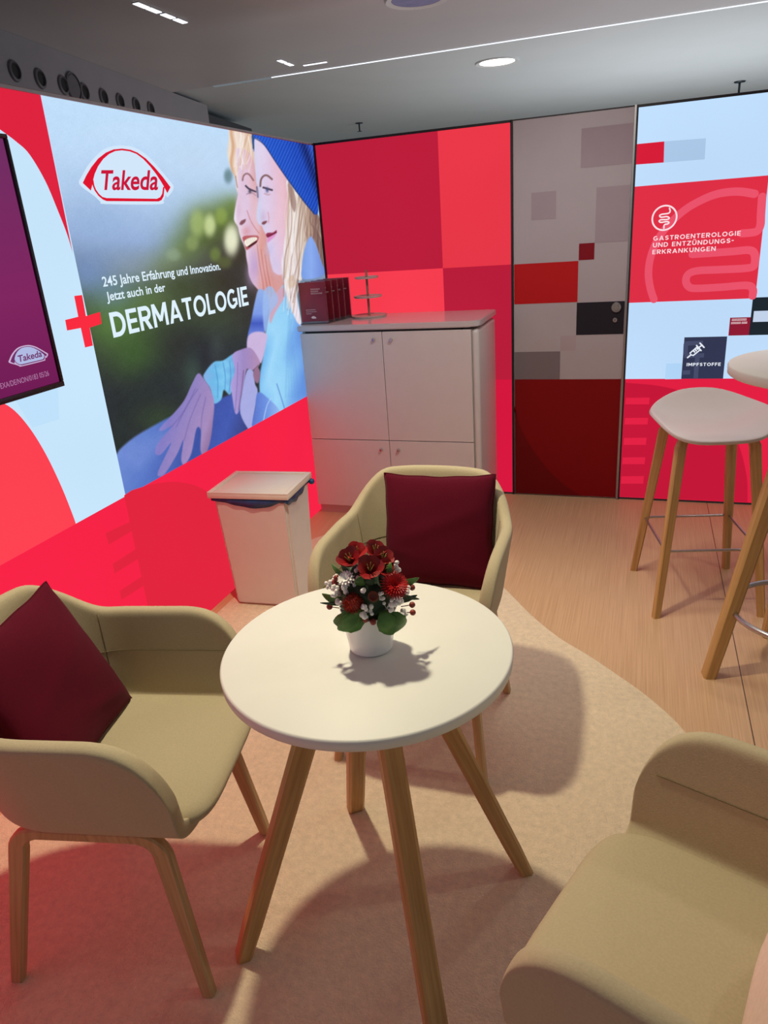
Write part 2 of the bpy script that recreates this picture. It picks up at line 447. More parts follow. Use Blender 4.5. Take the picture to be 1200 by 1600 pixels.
# the printed photograph: two people outdoors, painted as a colour field on a fine grid
def painted_photo():
    Ny, Nz = 420, 430
    ys = np.linspace(YP, -0.004, Ny); zs = np.linspace(ZR, H - 0.012, Nz)
    Y, Z = np.meshgrid(ys, zs); P = np.stack([np.zeros(Y.size), Y.ravel(), Z.ravel()], 1)
    U, V = project(P)
    img = np.zeros((Y.size, 3))
    rng = np.random.RandomState(3)

    def ramp(x, xs, cols):
        cols = np.array(cols, float); return np.stack([np.interp(x, xs, cols[:, i]) for i in range(3)], -1)

    def put(a, col, idx=None):
        nonlocal img
        if idx is None: img += a[:, None] * (np.asarray(col, float) - img)
        else:
            c = np.asarray(col, float); cur = img[idx]; img[idx] = cur + a[:, None] * ((c if c.ndim == 1 else c) - cur)

    def blob(x, y, rx, ry, col, al=1.0, rot=0.0, p=1.0):
        c, s = math.cos(rot), math.sin(rot); dx, dy = U - x, V - y
        d = ((c * dx + s * dy) / rx) ** 2 + ((-s * dx + c * dy) / ry) ** 2
        put(al * np.exp(-d ** p), col)

    def dist(pts, closed, x, y):
        P_ = np.array(pts); n = len(P_); best = np.full(x.shape, 1e9); inside = np.zeros(x.shape, bool)
        for i in range(n if closed else n - 1):
            a, b_ = P_[i], P_[(i + 1) % n]; e = b_ - a; L = e @ e + 1e-9
            t = np.clip(((x - a[0]) * e[0] + (y - a[1]) * e[1]) / L, 0, 1)
            best = np.minimum(best, np.hypot(x - a[0] - t * e[0], y - a[1] - t * e[1]))
            if closed:
                cr_ = ((a[1] > y) != (b_[1] > y)) & (x < (b_[0] - a[0]) * (y - a[1]) / (b_[1] - a[1] + 1e-12) + a[0]); inside ^= cr_
        return best, inside

    def region(pts, pad):
        P_ = np.array(pts); return np.where((U > P_[:, 0].min() - pad) & (U < P_[:, 0].max() + pad) & (V > P_[:, 1].min() - pad) & (V < P_[:, 1].max() + pad))[0]

    def shape(pts, col, f=1.2, al=1.0, smooth=True):
        pts = catmull(pts, 4) if smooth else pts
        ix = region(pts, 3 * f); d, ins = dist(pts, True, U[ix], V[ix]); sd = np.where(ins, d, -d)
        a = np.clip(sd / (2 * f) + 0.5, 0, 1) * al
        c = col(U[ix], V[ix]) if callable(col) else col
        put(a, c, ix)

    def line(pts, wd, col, al=1.0, f=0.8):
        pts = catmull(pts, 4, False); ix = region(pts, wd + 3 * f); d, _ = dist(pts, False, U[ix], V[ix])
        put(np.clip((wd / 2 - d) / (2 * f) + 0.5, 0, 1) * al, col, ix)

    def z4(pts): return [(300 + x * 0.21667, 180 + y * 0.21667) for x, y in pts]      # read off enlargements
    def z3(pts): return [(x * 0.41667, 400 + y * 0.41667) for x, y in pts]

    # out-of-focus garden and sky
    img[:] = ramp(V - 0.10 * (U - 250), [130, 190, 250, 320, 380, 430, 475, 540, 620, 780],
                  [(198, 228, 252), (192, 222, 250), (190, 218, 247), (176, 203, 236), (150, 175, 217), (112, 130, 150), (72, 88, 64), (58, 66, 54), (50, 52, 56), (48, 50, 58)])
    blob(210, 205, 80, 22, (200, 226, 250), 0.5); blob(150, 350, 60, 60, (150, 178, 216), 0.5); blob(300, 250, 60, 40, (196, 216, 240), 0.5)
    blob(140, 430, 40, 34, (116, 144, 196), 0.8); blob(225, 420, 60, 26, (150, 166, 180), 0.6)
    for (x, y, rx, ry, c, a) in [(366, 326, 24, 20, (112, 136, 70), .9), (318, 345, 26, 22, (132, 152, 92), .7), (350, 350, 50, 36, (104, 124, 62), .95), (322, 372, 40, 34, (92, 112, 58), .9), (290, 392, 34, 30, (112, 134, 74), .8), (262, 418, 30, 24, (130, 150, 110), .7),
                                 (375, 400, 50, 40, (66, 58, 44), .95), (350, 440, 60, 44, (60, 52, 46), .95), (285, 450, 60, 32, (64, 70, 44), .8), (230, 470, 40, 26, (92, 112, 70), .8),
                                 (180, 505, 50, 44, (92, 126, 66), .9), (215, 560, 40, 40, (70, 100, 52), .9), (285, 540, 40, 40, (52, 52, 50), .8), (330, 560, 40, 40, (44, 44, 54), .9),
                                 (250, 600, 50, 40, (46, 50, 54), .8), (300, 585, 14, 30, (70, 92, 82), .6), (340, 545, 14, 30, (78, 88, 84), .5), (200, 640, 40, 40, (44, 48, 50), .9), (250, 655, 40, 26, (58, 74, 50), .7), (185, 715, 24, 40, (42, 50, 44), .9),
                                 (175, 460, 34, 24, (118, 148, 176), .5), (400, 480, 40, 60, (58, 52, 52), .9), (390, 560, 40, 50, (48, 50, 58), .8)]:
        blob(x, y, rx, ry, c, a)
    for (x, y, rx, ry, c, a) in [(361, 375, 12, 25, (238, 240, 208), .95), (327, 352, 10, 18, (206, 220, 158), .9), (308, 350, 12, 22, (176, 196, 122), .7), (345, 338, 10, 14, (150, 172, 84), .7), (336, 398, 9, 12, (120, 140, 70), .7),
                                 (300, 380, 10, 12, (160, 178, 110), .5), (356, 275, 7, 12, (96, 126, 132), .8), (270, 398, 12, 10, (158, 180, 150), .5), (350, 410, 12, 10, (96, 104, 60), .7)]:
        blob(x, y, rx, ry, c, a, p=2.0)
    # legs in denim
    shape([(178, 720), (200, 690), (245, 662), (290, 640), (335, 626), (370, 616), (392, 645), (394, 680), (330, 735), (250, 778), (180, 785)],
          lambda x, y: ramp(x + 0.3 * (y - 680), [180, 240, 310, 350, 400], [(120, 146, 216), (92, 122, 200), (64, 84, 164), (70, 92, 178), (58, 58, 104)]), 2.0)
    shape(z3([(470, 740), (560, 680), (640, 650), (600, 720), (520, 800)]), (122, 146, 214), 8, .5)
    # person behind: hair, face, neck
    shape(z4([(285, 60), (262, 180), (250, 260), (262, 330), (280, 395), (308, 455), (318, 530), (340, 560), (420, 520), (470, 300), (470, 80)]),
          lambda x, y: ramp((x - 352) + 1.5 * np.sin(y * 0.13), [0, 6, 10, 16, 22, 34], [(218, 212, 208), (240, 224, 206), (214, 166, 130), (242, 226, 214), (236, 214, 200), (226, 196, 176)]), 1.6)
    shape(z4([(320, 240), (380, 250), (430, 300), (455, 400), (480, 560), (480, 700), (520, 820), (600, 1000), (660, 1180), (640, 1300), (560, 1400), (545, 1330), (505, 1290), (462, 1245), (430, 1205),
              (408, 1150), (400, 1085), (388, 1020), (384, 975), (368, 930), (352, 895), (338, 850), (328, 805), (304, 765), (301, 725), (314, 640), (328, 570), (324, 500), (330, 400), (316, 320)]),
          lambda x, y: ramp((x - 366) - 0.11 * (y - 300), [-4, 6, 16, 26, 40], [(242, 236, 248), (230, 208, 228), (222, 192, 216), (226, 184, 196), (216, 158, 156)]), 1.0)
    blob(385, 315, 8, 26, (226, 206, 232), .6); blob(384, 362, 7, 9, (214, 142, 150), .6); blob(399, 412, 10, 20, (186, 158, 208), .7); blob(408, 395, 5, 34, (226, 146, 120), .55)
    blob(384, 265, 10, 16, (230, 204, 228), .6); blob(415, 450, 12, 30, (206, 128, 120), .6); blob(392, 430, 8, 18, (196, 160, 206), .5); blob(372, 330, 5, 26, (214, 176, 206), .6); blob(402, 330, 6, 30, (232, 206, 226), .6)
    for k in range(7):
        x0 = 398 + k * 3.1; line([(x0, 378 + 4 * k), (x0 + 4, 410 + 3 * k), (x0 + 10, 448 + 2 * k), (x0 + 6, 474)], 1.0, (176, 100, 96) if k % 2 else (240, 190, 176), .5)
    line(z4([(362, 470), (368, 440), (388, 422), (412, 430), (440, 470)]), 2.6, (134, 92, 98), .8)
    line(z4([(385, 510), (410, 532), (458, 552)]), 2.6, (52, 44, 66), .95); line(z4([(390, 570), (430, 560), (458, 580)]), 1.2, (150, 120, 140), .8); blob(390, 299, 2.6, 3.2, (70, 66, 92), .9)
    line(z4([(312, 440), (320, 500), (326, 520)]), 1.6, (150, 110, 104), .7); line(z4([(466, 520), (474, 590)]), 3.0, (60, 56, 78), .8)
    shape(z4([(340, 785), (352, 762), (384, 750), (380, 772), (356, 792)]), (112, 58, 66), 1.0, .8)
    line(z4([(395, 690), (420, 760), (450, 810), (480, 850)]), 1.6, (196, 120, 122), .6)
    shape(z4([(362, 880), (410, 868), (474, 872), (470, 910), (440, 938), (392, 972), (376, 930)]), (182, 92, 98), 1.0)
    shape(z4([(374, 912), (400, 890), (440, 880), (466, 884), (462, 902), (430, 922), (392, 948)]), (246, 240, 226), .8)
    shape(z4([(398, 948), (432, 924), (464, 904), (460, 922), (412, 952)]), (78, 36, 44), .8)
    for x in (392, 406, 420, 434, 448): line(z4([(x, 885), (x + 4, 930 - (x - 392) * .5)]), .5, (190, 170, 160), .6)
    # sweater of the person in front
    shape([(437, 452), (424, 478), (416, 510), (410, 560), (405, 590), (406, 620), (412, 640), (420, 668), (437, 660), (478, 634), (476, 560), (470, 500), (462, 455), (450, 440)],
          lambda x, y: ramp(x + 6 * np.sin(y * 0.07 + x * 0.1), [405, 425, 445, 462, 478], [(120, 186, 240), (160, 216, 250), (148, 208, 246), (120, 172, 236), (100, 146, 222)]), 1.4)
    for k in range(5): line([(452 + 2 * k, 480 + 20 * k), (448 + 3 * k, 560), (446 + 5 * k, 620)], 1.4, (96, 150, 216), .35, 2)
    line([(432, 600), (440, 625), (446, 645)], 1.6, (70, 110, 190), .6)
    shape(z4([(556, 1340), (600, 1290), (650, 1240), (670, 1300), (600, 1420), (560, 1500)]), (208, 168, 190), 1.5)
    # sleeve of the person behind
    shape([(404, 452), (398, 470), (392, 500), (386, 528), (388, 545), (398, 528), (412, 520), (416, 505), (420, 478), (416, 458)],
          lambda x, y: ramp(y, [450, 490, 505, 520, 540], [(150, 178, 232), (126, 156, 232), (70, 92, 190), (104, 128, 216), (80, 100, 190)]), 1.2)
    shape([(412, 455), (424, 448), (434, 470), (422, 490), (414, 520), (410, 490)], (160, 190, 238), 1.2, .8)
    # front sleeve, forearm and hands
    shape(z3([(765, 440), (800, 398), (835, 392), (880, 366), (905, 400), (880, 470), (862, 520), (838, 502), (828, 538), (800, 552), (788, 500), (764, 462)]),
          lambda x, y: ramp(x + 4 * np.sin(y * .35), [315, 335, 350, 372], [(132, 178, 232), (112, 186, 232), (128, 200, 240), (104, 164, 220)]), 1.2)
    for (a, b_) in (((805, 410), (815, 530)), ((835, 400), (842, 500)), ((860, 395), (858, 510))): line(z3([a, ((a[0] + b_[0]) / 2 + 5, (a[1] + b_[1]) / 2), b_]), 1.6, (74, 140, 204), .6)
    hand = lambda x, y: ramp(x + 0.35 * (y - 640), [245, 270, 300, 330, 350], [(150, 146, 216), (132, 124, 196), (152, 134, 192), (166, 140, 190), (140, 108, 150)])
    shape(z3([(742, 440), (765, 464), (788, 500), (802, 552), (797, 620), (788, 690), (772, 742), (760, 748), (750, 725), (752, 655), (735, 648), (716, 740), (690, 782), (678, 762), (686, 690),
              (664, 740), (620, 812), (596, 826), (592, 806), (640, 702), (602, 744), (580, 738), (592, 700), (642, 640), (606, 656), (598, 645), (650, 590), (690, 540), (718, 480)]), hand, 1.0)
    for P_ in ([(660, 640), (700, 560), (740, 500)], [(690, 690), (712, 610), (750, 520)], [(752, 655), (756, 600), (770, 530)], [(642, 640), (690, 580), (730, 500)]): line(z3(P_), 1.2, (104, 92, 160), .55, 1.2)
    shape(z3([(930, 300), (960, 284), (998, 292), (996, 330), (984, 386), (972, 400), (940, 350), (925, 345)]), (204, 182, 222), 1.2)
    shape(z3([(870, 372), (905, 350), (940, 346), (968, 384), (972, 408), (950, 430), (925, 425), (915, 470), (903, 530), (893, 585), (880, 588), (870, 530), (864, 480), (880, 430)]),
          lambda x, y: ramp(x, [360, 380, 404], [(176, 160, 222), (160, 138, 196), (178, 142, 180)]), 1.0)
    line(z3([(890, 400), (888, 480), (880, 580)]), 1.2, (118, 98, 160), .6); line(z3([(912, 430), (905, 500), (894, 575)]), 1.6, (110, 80, 120), .6); line(z3([(925, 425), (945, 430), (968, 410)]), 1.8, (110, 78, 96), .8)
    shape(z3([(925, 430), (950, 435), (955, 480), (965, 510), (950, 600), (944, 648), (932, 652), (900, 590), (905, 520)]), (168, 172, 226), 1.0)
    shape(z3([(948, 440), (962, 415), (975, 440), (968, 475), (955, 470)]), (150, 112, 140), 1.0)
    shape(z3([(965, 512), (1000, 530), (1050, 590), (985, 630), (944, 646), (955, 570)]), lambda x, y: ramp(x, [394, 415, 436], [(92, 118, 204), (110, 146, 224), (150, 186, 240)]), 1.0)
    line(z3([(1018, 530), (1000, 560), (985, 625)]), 1.6, (176, 206, 246), .8)
    # person in front: face
    shape(z4([(446, 170), (520, 214), (600, 330), (690, 480), (720, 700), (710, 900), (690, 1100), (640, 1152), (590, 1132), (572, 1088), (560, 1040), (556, 985), (540, 935), (538, 890), (528, 858), (512, 826),
              (502, 800), (478, 782), (465, 742), (467, 682), (478, 600), (479, 540), (461, 482), (455, 400), (448, 300), (444, 230)]),
          lambda x, y: ramp((x - 397) - 0.10 * (y - 220), [-6, 4, 18, 30, 44], [(206, 212, 240), (222, 208, 236), (224, 200, 226), (230, 192, 212), (226, 180, 190)]), 1.0)
    blob(440, 300, 6, 50, (236, 196, 206), .5); blob(403, 300, 4, 14, (200, 190, 226), .5); blob(430, 415, 8, 14, (206, 196, 232), .5); blob(408, 238, 10, 20, (226, 214, 238), .6); blob(432, 345, 9, 24, (234, 196, 212), .6); blob(421, 390, 7, 12, (198, 196, 236), .6); blob(411, 340, 5, 10, (200, 168, 200), .5)
    line(z4([(490, 512), (494, 470), (510, 442), (538, 434), (574, 462)]), 3.0, (122, 86, 86), .9)
    line(z4([(512, 522), (535, 528), (574, 540)]), 3.0, (64, 48, 62), .9); blob(417, 297, 2.4, 4.0, (76, 84, 130), .9); line(z4([(520, 565), (545, 575), (560, 570)]), 1.6, (186, 140, 150), .7)
    shape(z4([(500, 782), (510, 768), (536, 762), (534, 776), (515, 790)]), (120, 62, 66), 1.0, .9); line(z4([(545, 700), (552, 740), (548, 775)]), 1.6, (214, 140, 150), .6)
    shape(z4([(530, 862), (545, 848), (580, 846), (606, 830), (606, 850), (580, 868), (545, 885)]), (150, 54, 84), .9); shape(z4([(540, 890), (570, 872), (606, 852), (590, 880), (560, 905), (545, 918)]), (222, 150, 206), .9)
    line(z4([(540, 872), (575, 862), (606, 846)]), 1.0, (88, 26, 44), .9)
    # long fair hair
    def hairc(x, y):
        s = np.sin(x * 1.15 + 5 * np.sin(y * 0.035 + 1) + 0.02 * y) * 0.35 + np.sin(x * 2.1 + 7 * np.sin(y * 0.021) + 2 * np.sin(y * .11)) * 0.35 * np.sin(y * .045 + x * .2)
        base = ramp(x - 0.12 * (y - 300), [444, 452, 464, 474, 486, 500], [(232, 222, 232), (234, 226, 224), (214, 198, 186), (176, 148, 128), (128, 100, 92), (156, 132, 122)])
        return np.clip(base + 30 * s[:, None], 0, 255)
    shape(z4([(680, 470), (760, 560), (850, 650), (905, 715), (930, 790), (945, 1000), (958, 1150), (900, 960), (860, 870), (830, 900), (800, 1000), (790, 1100), (788, 1190), (745, 1190), (760, 1340), (785, 1490),
              (765, 1505), (730, 1440), (690, 1330), (662, 1230), (648, 1160), (640, 1090), (665, 900), (690, 740), (690, 600)]), hairc, 1.2)
    for k in range(64):
        f = rng.rand(); f2 = np.clip(f + rng.normal(0, .06), 0, 1); a0 = np.array([690 + 235 * f, 500 + 260 * f]); a3 = np.array([655 + 130 * f2, 1120 + 330 * rng.rand()])
        if f > 0.55: a3 = np.array([790 + 150 * (f - .55) / .45, 900 + 200 * rng.rand()])
        m1 = a0 * .65 + a3 * .35 + rng.normal(0, 14, 2); m2 = a0 * .35 + a3 * .65 + rng.normal(0, 16, 2)
        c = [(246, 236, 226), (232, 214, 196), (206, 176, 150), (176, 140, 118), (250, 244, 240), (150, 116, 104)][rng.randint(6)]
        if f > .6: c = [(176, 146, 128), (120, 90, 86), (206, 180, 160), (146, 112, 104)][rng.randint(4)]
        line(z4([a0, m1, m2, a3]), 1.0 + 1.4 * rng.rand(), c, .5, .9)
    for k in range(16):
        a0 = np.array([330 + 100 * rng.rand(), 110 + 60 * rng.rand()]); a3 = np.array([275 + 150 * rng.rand(), 330 + 120 * rng.rand()])
        line(z4([a0, (a0 + a3) / 2 + rng.normal(0, 18, 2), a3]), 1.2 + rng.rand(), [(246, 234, 220), (222, 184, 146), (250, 244, 238), (204, 160, 128)][rng.randint(4)], .5, .9)
    shape(z4([(690, 480), (730, 540), (750, 640), (735, 700), (705, 620)]), (146, 112, 104), 1.2, .7)
    shape(z4([(830, 905), (860, 878), (895, 950), (925, 1040), (950, 1150), (800, 1182), (790, 1090), (805, 990)]), lambda x, y: ramp(x, [470, 486, 506], [(122, 158, 226), (140, 172, 240), (112, 140, 214)]), 1.0)
    shape(z4([(742, 1186), (752, 1220), (700, 1250), (690, 1190), (720, 1150)]), (206, 176, 150), 1.4, .6)
    # knitted hat
    def hatc(x, y):
        r_ = np.sin((x * 0.93 + y * 0.42) * 1.35) * 12
        base = ramp((x - 398) - 0.35 * (y - 215), [-10, 10, 40, 60, 72, 84, 100], [(50, 92, 190), (44, 92, 204), (40, 84, 196), (36, 76, 186), (28, 44, 112), (58, 98, 206), (34, 58, 140)])
        return np.clip(base + r_[:, None], 0, 255)
    shape(z4([(430, 135), (500, 140), (600, 150), (740, 165), (885, 190), (896, 300), (905, 480), (908, 690), (885, 716), (860, 690), (800, 618), (690, 468), (600, 338), (520, 218), (470, 172), (448, 176), (446, 250), (440, 250)]), hatc, 1.0)
    line(z4([(455, 168), (520, 216), (600, 336), (690, 466), (800, 616), (880, 712)]), 1.6, (26, 44, 96), .7)
    line(z4([(436, 140), (440, 240)]), 2.2, (52, 78, 108), .9)

    g = np.sin(U * .21 + 3 * np.sin(V * .05)) * np.sin(V * .17 + 2 * np.sin(U * .06)) * 1.2 + rng.normal(0, 1.6, U.shape)
    img += g[:, None]
    bm_ = bmesh.new(); me = bpy.data.meshes.new('printed_photo')
    verts = [(0.0012 + 0.0007, float(a), float(c)) for a, c in zip(Y.ravel(), Z.ravel())]
    idx = np.arange(Ny * Nz).reshape(Nz, Ny)
    faces = np.stack([idx[:-1, :-1], idx[:-1, 1:], idx[1:, 1:], idx[1:, :-1]], -1).reshape(-1, 4)
    bm_.free(); me.from_pydata(verts, [], faces.tolist())
    at = me.color_attributes.new('print', 'FLOAT_COLOR', 'POINT')
    at.data.foreach_set('color', np.concatenate([lin(np.clip(img, 0, 255)), np.ones((Y.size, 1))], 1).astype(np.float32).ravel())
    m_ = bpy.data.materials.new('backlit photo print'); m_.use_nodes = True; nt_ = m_.node_tree; nt_.nodes.remove(nt_.nodes['Principled BSDF'])
    e = nt_.nodes.new('ShaderNodeEmission'); a_ = nt_.nodes.new('ShaderNodeAttribute'); a_.attribute_name = 'print'
    nt_.links.new(a_.outputs['Color'], e.inputs['Color']); nt_.links.new(e.outputs[0], nt_.nodes['Material Output'].inputs['Surface'])
    me.materials.append(m_)
    o = bpy.data.objects.new('printed_photo', me); C.collection.objects.link(o); o.parent = wl


painted_photo()

# the emblem above the photo, its outline in unit coordinates (x right, y up, one unit = its width)
EM = dict(
    halo=[(20, 505), (60, 400), (130, 280), (230, 165), (330, 90), (430, 62), (530, 56), (640, 70), (730, 110), (840, 190), (950, 310), (1050, 430), (1130, 545), (1060, 660), (1035, 640), (1010, 700), (950, 745), (330, 742), (270, 715), (200, 650), (165, 625)],
    arc=[(60, 495), (100, 410), (160, 310), (240, 210), (330, 140), (420, 102), (520, 92), (620, 106), (700, 138), (800, 208), (900, 308), (1000, 425), (1090, 545), (1052, 615), (1016, 545), (985, 490), (920, 390), (850, 300), (770, 215), (690, 155), (610, 125),
         (520, 113), (440, 122), (370, 155), (300, 215), (240, 300), (200, 390), (180, 470), (172, 520), (155, 585)],
    ring=[(172, 460), (174, 520), (200, 585), (245, 648), (300, 692), (340, 708), (950, 712), (985, 695), (1010, 650), (1020, 545), (1002, 540), (992, 620), (968, 662), (930, 680), (340, 672), (290, 658), (250, 622), (215, 572), (195, 520), (186, 460)],
    inner=[(186, 460), (200, 390), (240, 300), (300, 215), (370, 155), (440, 122), (520, 113), (610, 125), (690, 155), (770, 215), (850, 300), (920, 390), (985, 490), (1002, 540), (992, 620), (968, 662), (930, 680), (340, 672), (290, 658), (250, 622), (215, 572), (195, 520)])


def emblem_word(place, material, parent, name='printed_lettering', bold=0.02):
    return lettering(name, [('Takeda', 275, 945, -572, -345)], place, material, parent, bold=bold, shear=0.12)


def em(k): return [(x, -y) for x, y in EM[k]]


eu = lambda k: (lambda x, y: pl(k)(*LW(120 + x * 0.13333, 220 - y * 0.13333)))
ec = lambda x, y: LW(120 + x * 0.13333, 220 - y * 0.13333)
e_l, e_r, e_b, e_t = ec(60, -495)[0], ec(1090, -545)[0], ec(640, -710)[1], ec(520, -92)[1]
def logo_wall(k):
    a = np.array
    def f(x, y):      # the wall emblem is drawn square on the wall; only its size and place are measured
        p = LW(120 + x * 0.13333, 220 - y * 0.13333); return pl(k)(*p)
    return f
flat('printed_emblem', poly_layer(bmesh.new(), [catmull(em('halo'), 4)], logo_wall(2)), glow('backlit halo', (214, 234, 254), 1.0), wl)
flat('printed_emblem', poly_layer(bmesh.new(), [em('arc'), em('ring')], logo_wall(3)), glow('backlit logo red', (226, 22, 48), 1.0), wl)
emblem_word(logo_wall(3), glow('backlit word red', (205, 24, 60), 1.0), wl)
cross = lpx([(114.6, 462.5), (127, 461), (133, 494), (155, 487.5), (157.5, 506), (139, 512), (144, 540), (131.7, 543), (125, 512.5), (103.5, 516.5), (100.5, 500), (121, 495)])
flat('printed_cross', poly_layer(bmesh.new(), [cross], pl(3)), glow('backlit red cross', (248, 44, 64), 1.0), wl)
wtxt = glow('backlit white lettering', (222, 240, 252), 1.0)


def ltext(s, lb, rb, lt, bold=0.0):
    y0, z0 = LW(*lb); y1, z0b = LW(*rb); _, z1 = LW(*lt); return (s, y0, y1, (z0 + z0b) / 2, (z0 + z0b) / 2 + (z1 - z0))


lettering('printed_lettering', [ltext('245 Jahre Erfahrung und Innovation.', (160, 447), (344, 422), (157, 432))], pl(3), wtxt, wl, bold=0.018)
lettering('printed_lettering', [ltext('Jetzt auch in der', (166, 470), (258, 455), (164, 456))], pl(3), wtxt, wl, bold=0.018)
capitals('printed_lettering', [ltext('DERMATOLOGIE', (176, 526), (388, 478), (168, 487))], pl(3), wtxt, wl, weight=0.185, gap=0.10)
# slim profile along the top of the left wall and in the corner
struct(obj('trim_3', B(-0.06, 0.006, YN, 0.0, H - 0.012, H, bev=0.002), alu))
struct(obj('trim_4', B(0.0, 0.010, -0.012, 0.0, FZ, H), black_profile))

# ------------------------------------------------------------------ back wall: red lightbox, door, right lightbox
wbk = struct(obj('wall_back', B(0, X1, 0, 0.12, FZ, H - 0.01), backer))


def pb(k): return lambda x, z: (x, -(0.0012 + 0.0007 * k), z)


def bpx(pts): return [BW(*p) for p in pts]


def bk_fields(parent, polys, mname, col, k, name='printed_field', glowing=True):
    return flat(name, poly_layer(bmesh.new(), polys, pb(k)), glow(mname, col) if glowing else mat(mname, col, 0.6, 0.02, 8, spec=0.2), parent)


x0 = 0.012
bk_fields(wbk, [rect(x0, XM, ZM, H - 0.012)], 'backlit crimson', (186, 30, 58), 0)
bk_fields(wbk, [rect(XM, X1 - 0.008, ZM, H - 0.012)], 'backlit rose', (232, 56, 72), 0)
bk_fields(wbk, [rect(x0, XM, 0.004, ZM)], 'backlit rose bright', (248, 62, 80), 0)
bk_fields(wbk, [rect(XM, X1 - 0.008, ZR, ZM)], 'backlit crimson', (186, 30, 58), 0)
bk_fields(wbk, [rect(XM, X1 - 0.008, 0.004, ZR)], 'backlit magenta red', (214, 24, 62), 0)
struct(obj('trim_5', B(0.0, X1, -0.006, 0.06, H - 0.012, H, bev=0.002), black_profile))
struct(obj('trim_6', B(X1 - 0.007, X1 + 0.004, -0.006, 0.06, FZ, H), black_profile))

dr = struct(obj('door_1', B(X1 + 0.006, X2 - 0.014, 0.0, 0.05, FZ + 0.006, H - 0.006), mat('pale grey door print', (176, 168, 170), 0.38, 0.02, 6)))
bk_fields(dr, [rect(X1 + 0.008, X2 - 0.016, FZ + 0.008, ZR)], 'door dark red', (132, 4, 8), 0, glowing=False)
q = [BW(*p) for p in [(803, 640), (820, 682), (850, 726), (880, 756), (906, 773)]]
bk_fields(dr, [[(X1 + 0.008, FZ + 0.008), (BW(910, 776)[0], FZ + 0.008)] + catmull(q, 5, False)[::-1] + [(X1 + 0.008, q[0][1] + 0.02)]], 'door deep red', (112, 3, 7), 1, 'printed_emblem', False)


def door_rect(pts, mname, col, k=0):
    p = bpx(pts); xs = [a for a, _ in p]; zs = [c for _, c in p]
    x0_, x1_ = (p[0][0] + p[3][0]) / 2, (p[1][0] + p[2][0]) / 2; z1_, z0_ = (p[0][1] + p[1][1]) / 2, (p[2][1] + p[3][1]) / 2
    bk_fields(dr, [rect(max(x0_, X1 + 0.008), min(x1_, X2 - 0.016), z0_, z1_)], mname, col, k, glowing=False)


door_rect([(907.5, 200), (997, 192), (993, 256), (908.5, 261)], 'door mid grey', (164, 150, 156))
door_rect([(830, 301), (869, 298.5), (868.5, 341.5), (830.5, 344)], 'door mid grey', (164, 150, 156))
door_rect([(932, 292.5), (991, 288.5), (989, 376.5), (929.5, 379)], 'door mid grey', (164, 150, 156))
door_rect([(905, 381), (929, 379), (928.5, 405), (904, 407)], 'door wine red', (130, 10, 28))
door_rect([(801, 414), (904, 407), (902, 472), (801, 475.5)], 'door signal red', (190, 22, 26))
door_rect([(901, 473), (985, 470), (981, 521.5), (900.5, 523.5)], 'door navy black', (36, 34, 42))
door_rect([(876, 525), (900, 524), (899.7, 547.5), (875.5, 548.5)], 'door silver', (176, 162, 164))
door_rect([(801, 550.5), (875, 548.7), (875, 592), (801, 593)], 'door slate', (124, 114, 116))
steel = mat('brushed steel', (190, 186, 182), 0.32, 0.08, 90, metal=1.0)
dark_hole = mat('dark hole', (30, 27, 28), 0.6, 0.05, 30)


def disc_y(bm, x, z, prof, seg=28):
    """lathe pointing towards -y at (x, z); prof (r, depth)"""
    return lathe(bm, prof, seg, Matrix.Translation((x, 0, z)) @ Matrix.Rotation(PI / 2, 4, 'X'))


hx, hz = BW(963, 480); kx, kz = BW(961, 500)
dh = obj('door_handle', disc_y(bmesh.new(), hx, hz, [(0.027, 0), (0.027, 0.006), (0.024, 0.012), (0.020, 0.012), (0.019, 0.007), (0, 0.007)]), steel, dr, 40)
obj('turn_knob', disc_y(bmesh.new(), hx, hz, [(0.014, 0.006), (0.014, 0.016), (0.012, 0.018), (0, 0.018)], 6), steel, dh, 30)
ky = obj('lock_cylinder', disc_y(bmesh.new(), kx, kz, [(0.012, 0), (0.012, 0.006), (0.010, 0.008), (0, 0.008)]), steel, dr, 40)
obj('keyhole', B(kx - 0.0015, kx + 0.0015, -0.0087, -0.0075, kz - 0.006, kz + 0.006), dark_hole, ky)
struct(obj('trim_7', B(X1, X2, -0.002, 0.05, H - 0.006, H, bev=0.001), black_profile))
struct(obj('trim_8', B(X2 - 0.013, X2 - 0.004, -0.014, 0.06, FZ, H), alu))
struct(obj('trim_9', B(X2 - 0.004, X2 + 0.004, -0.008, 0.06, FZ, H), black_profile))

wr = struct(obj('wall_right', B(X2, X3, 0, 0.12, FZ, H - 0.01), backer))
RX = X2 + 0.005
bk_fields(wr, [rect(RX, X3, ZR, H - 0.012)], 'backlit ice', (192, 222, 252), 0)
bk_fields(wr, [rect(RX, X3, 0.004, ZR)], 'backlit right red', (226, 32, 66), 0)
bk_fields(wr, [(lambda p: [(RX, p[3][1]), p[2], p[1], (RX, p[0][1])])(bpx([(997, 225), (1038, 221), (1037, 254), (996, 257)]))], 'backlit small red', (214, 30, 56), 1)
bk_fields(wr, [bpx([(1038, 221), (1103, 216), (1101, 249), (1037, 254)])], 'backlit haze blue', (172, 200, 232), 1)
gl, gt = BW(993, 290); gr, gb = BW(1180, 466)
gt = (BW(993, 290)[1] + BW(1196.5, 276)[1]) / 2
bk_fields(wr, [rect(RX, gr, gb, gt)], 'backlit panel red', (224, 48, 70), 1, 'printed_panel')


def c6(p): return BW(980 + p[0] * 0.18333, 280 + p[1] * 0.18333)


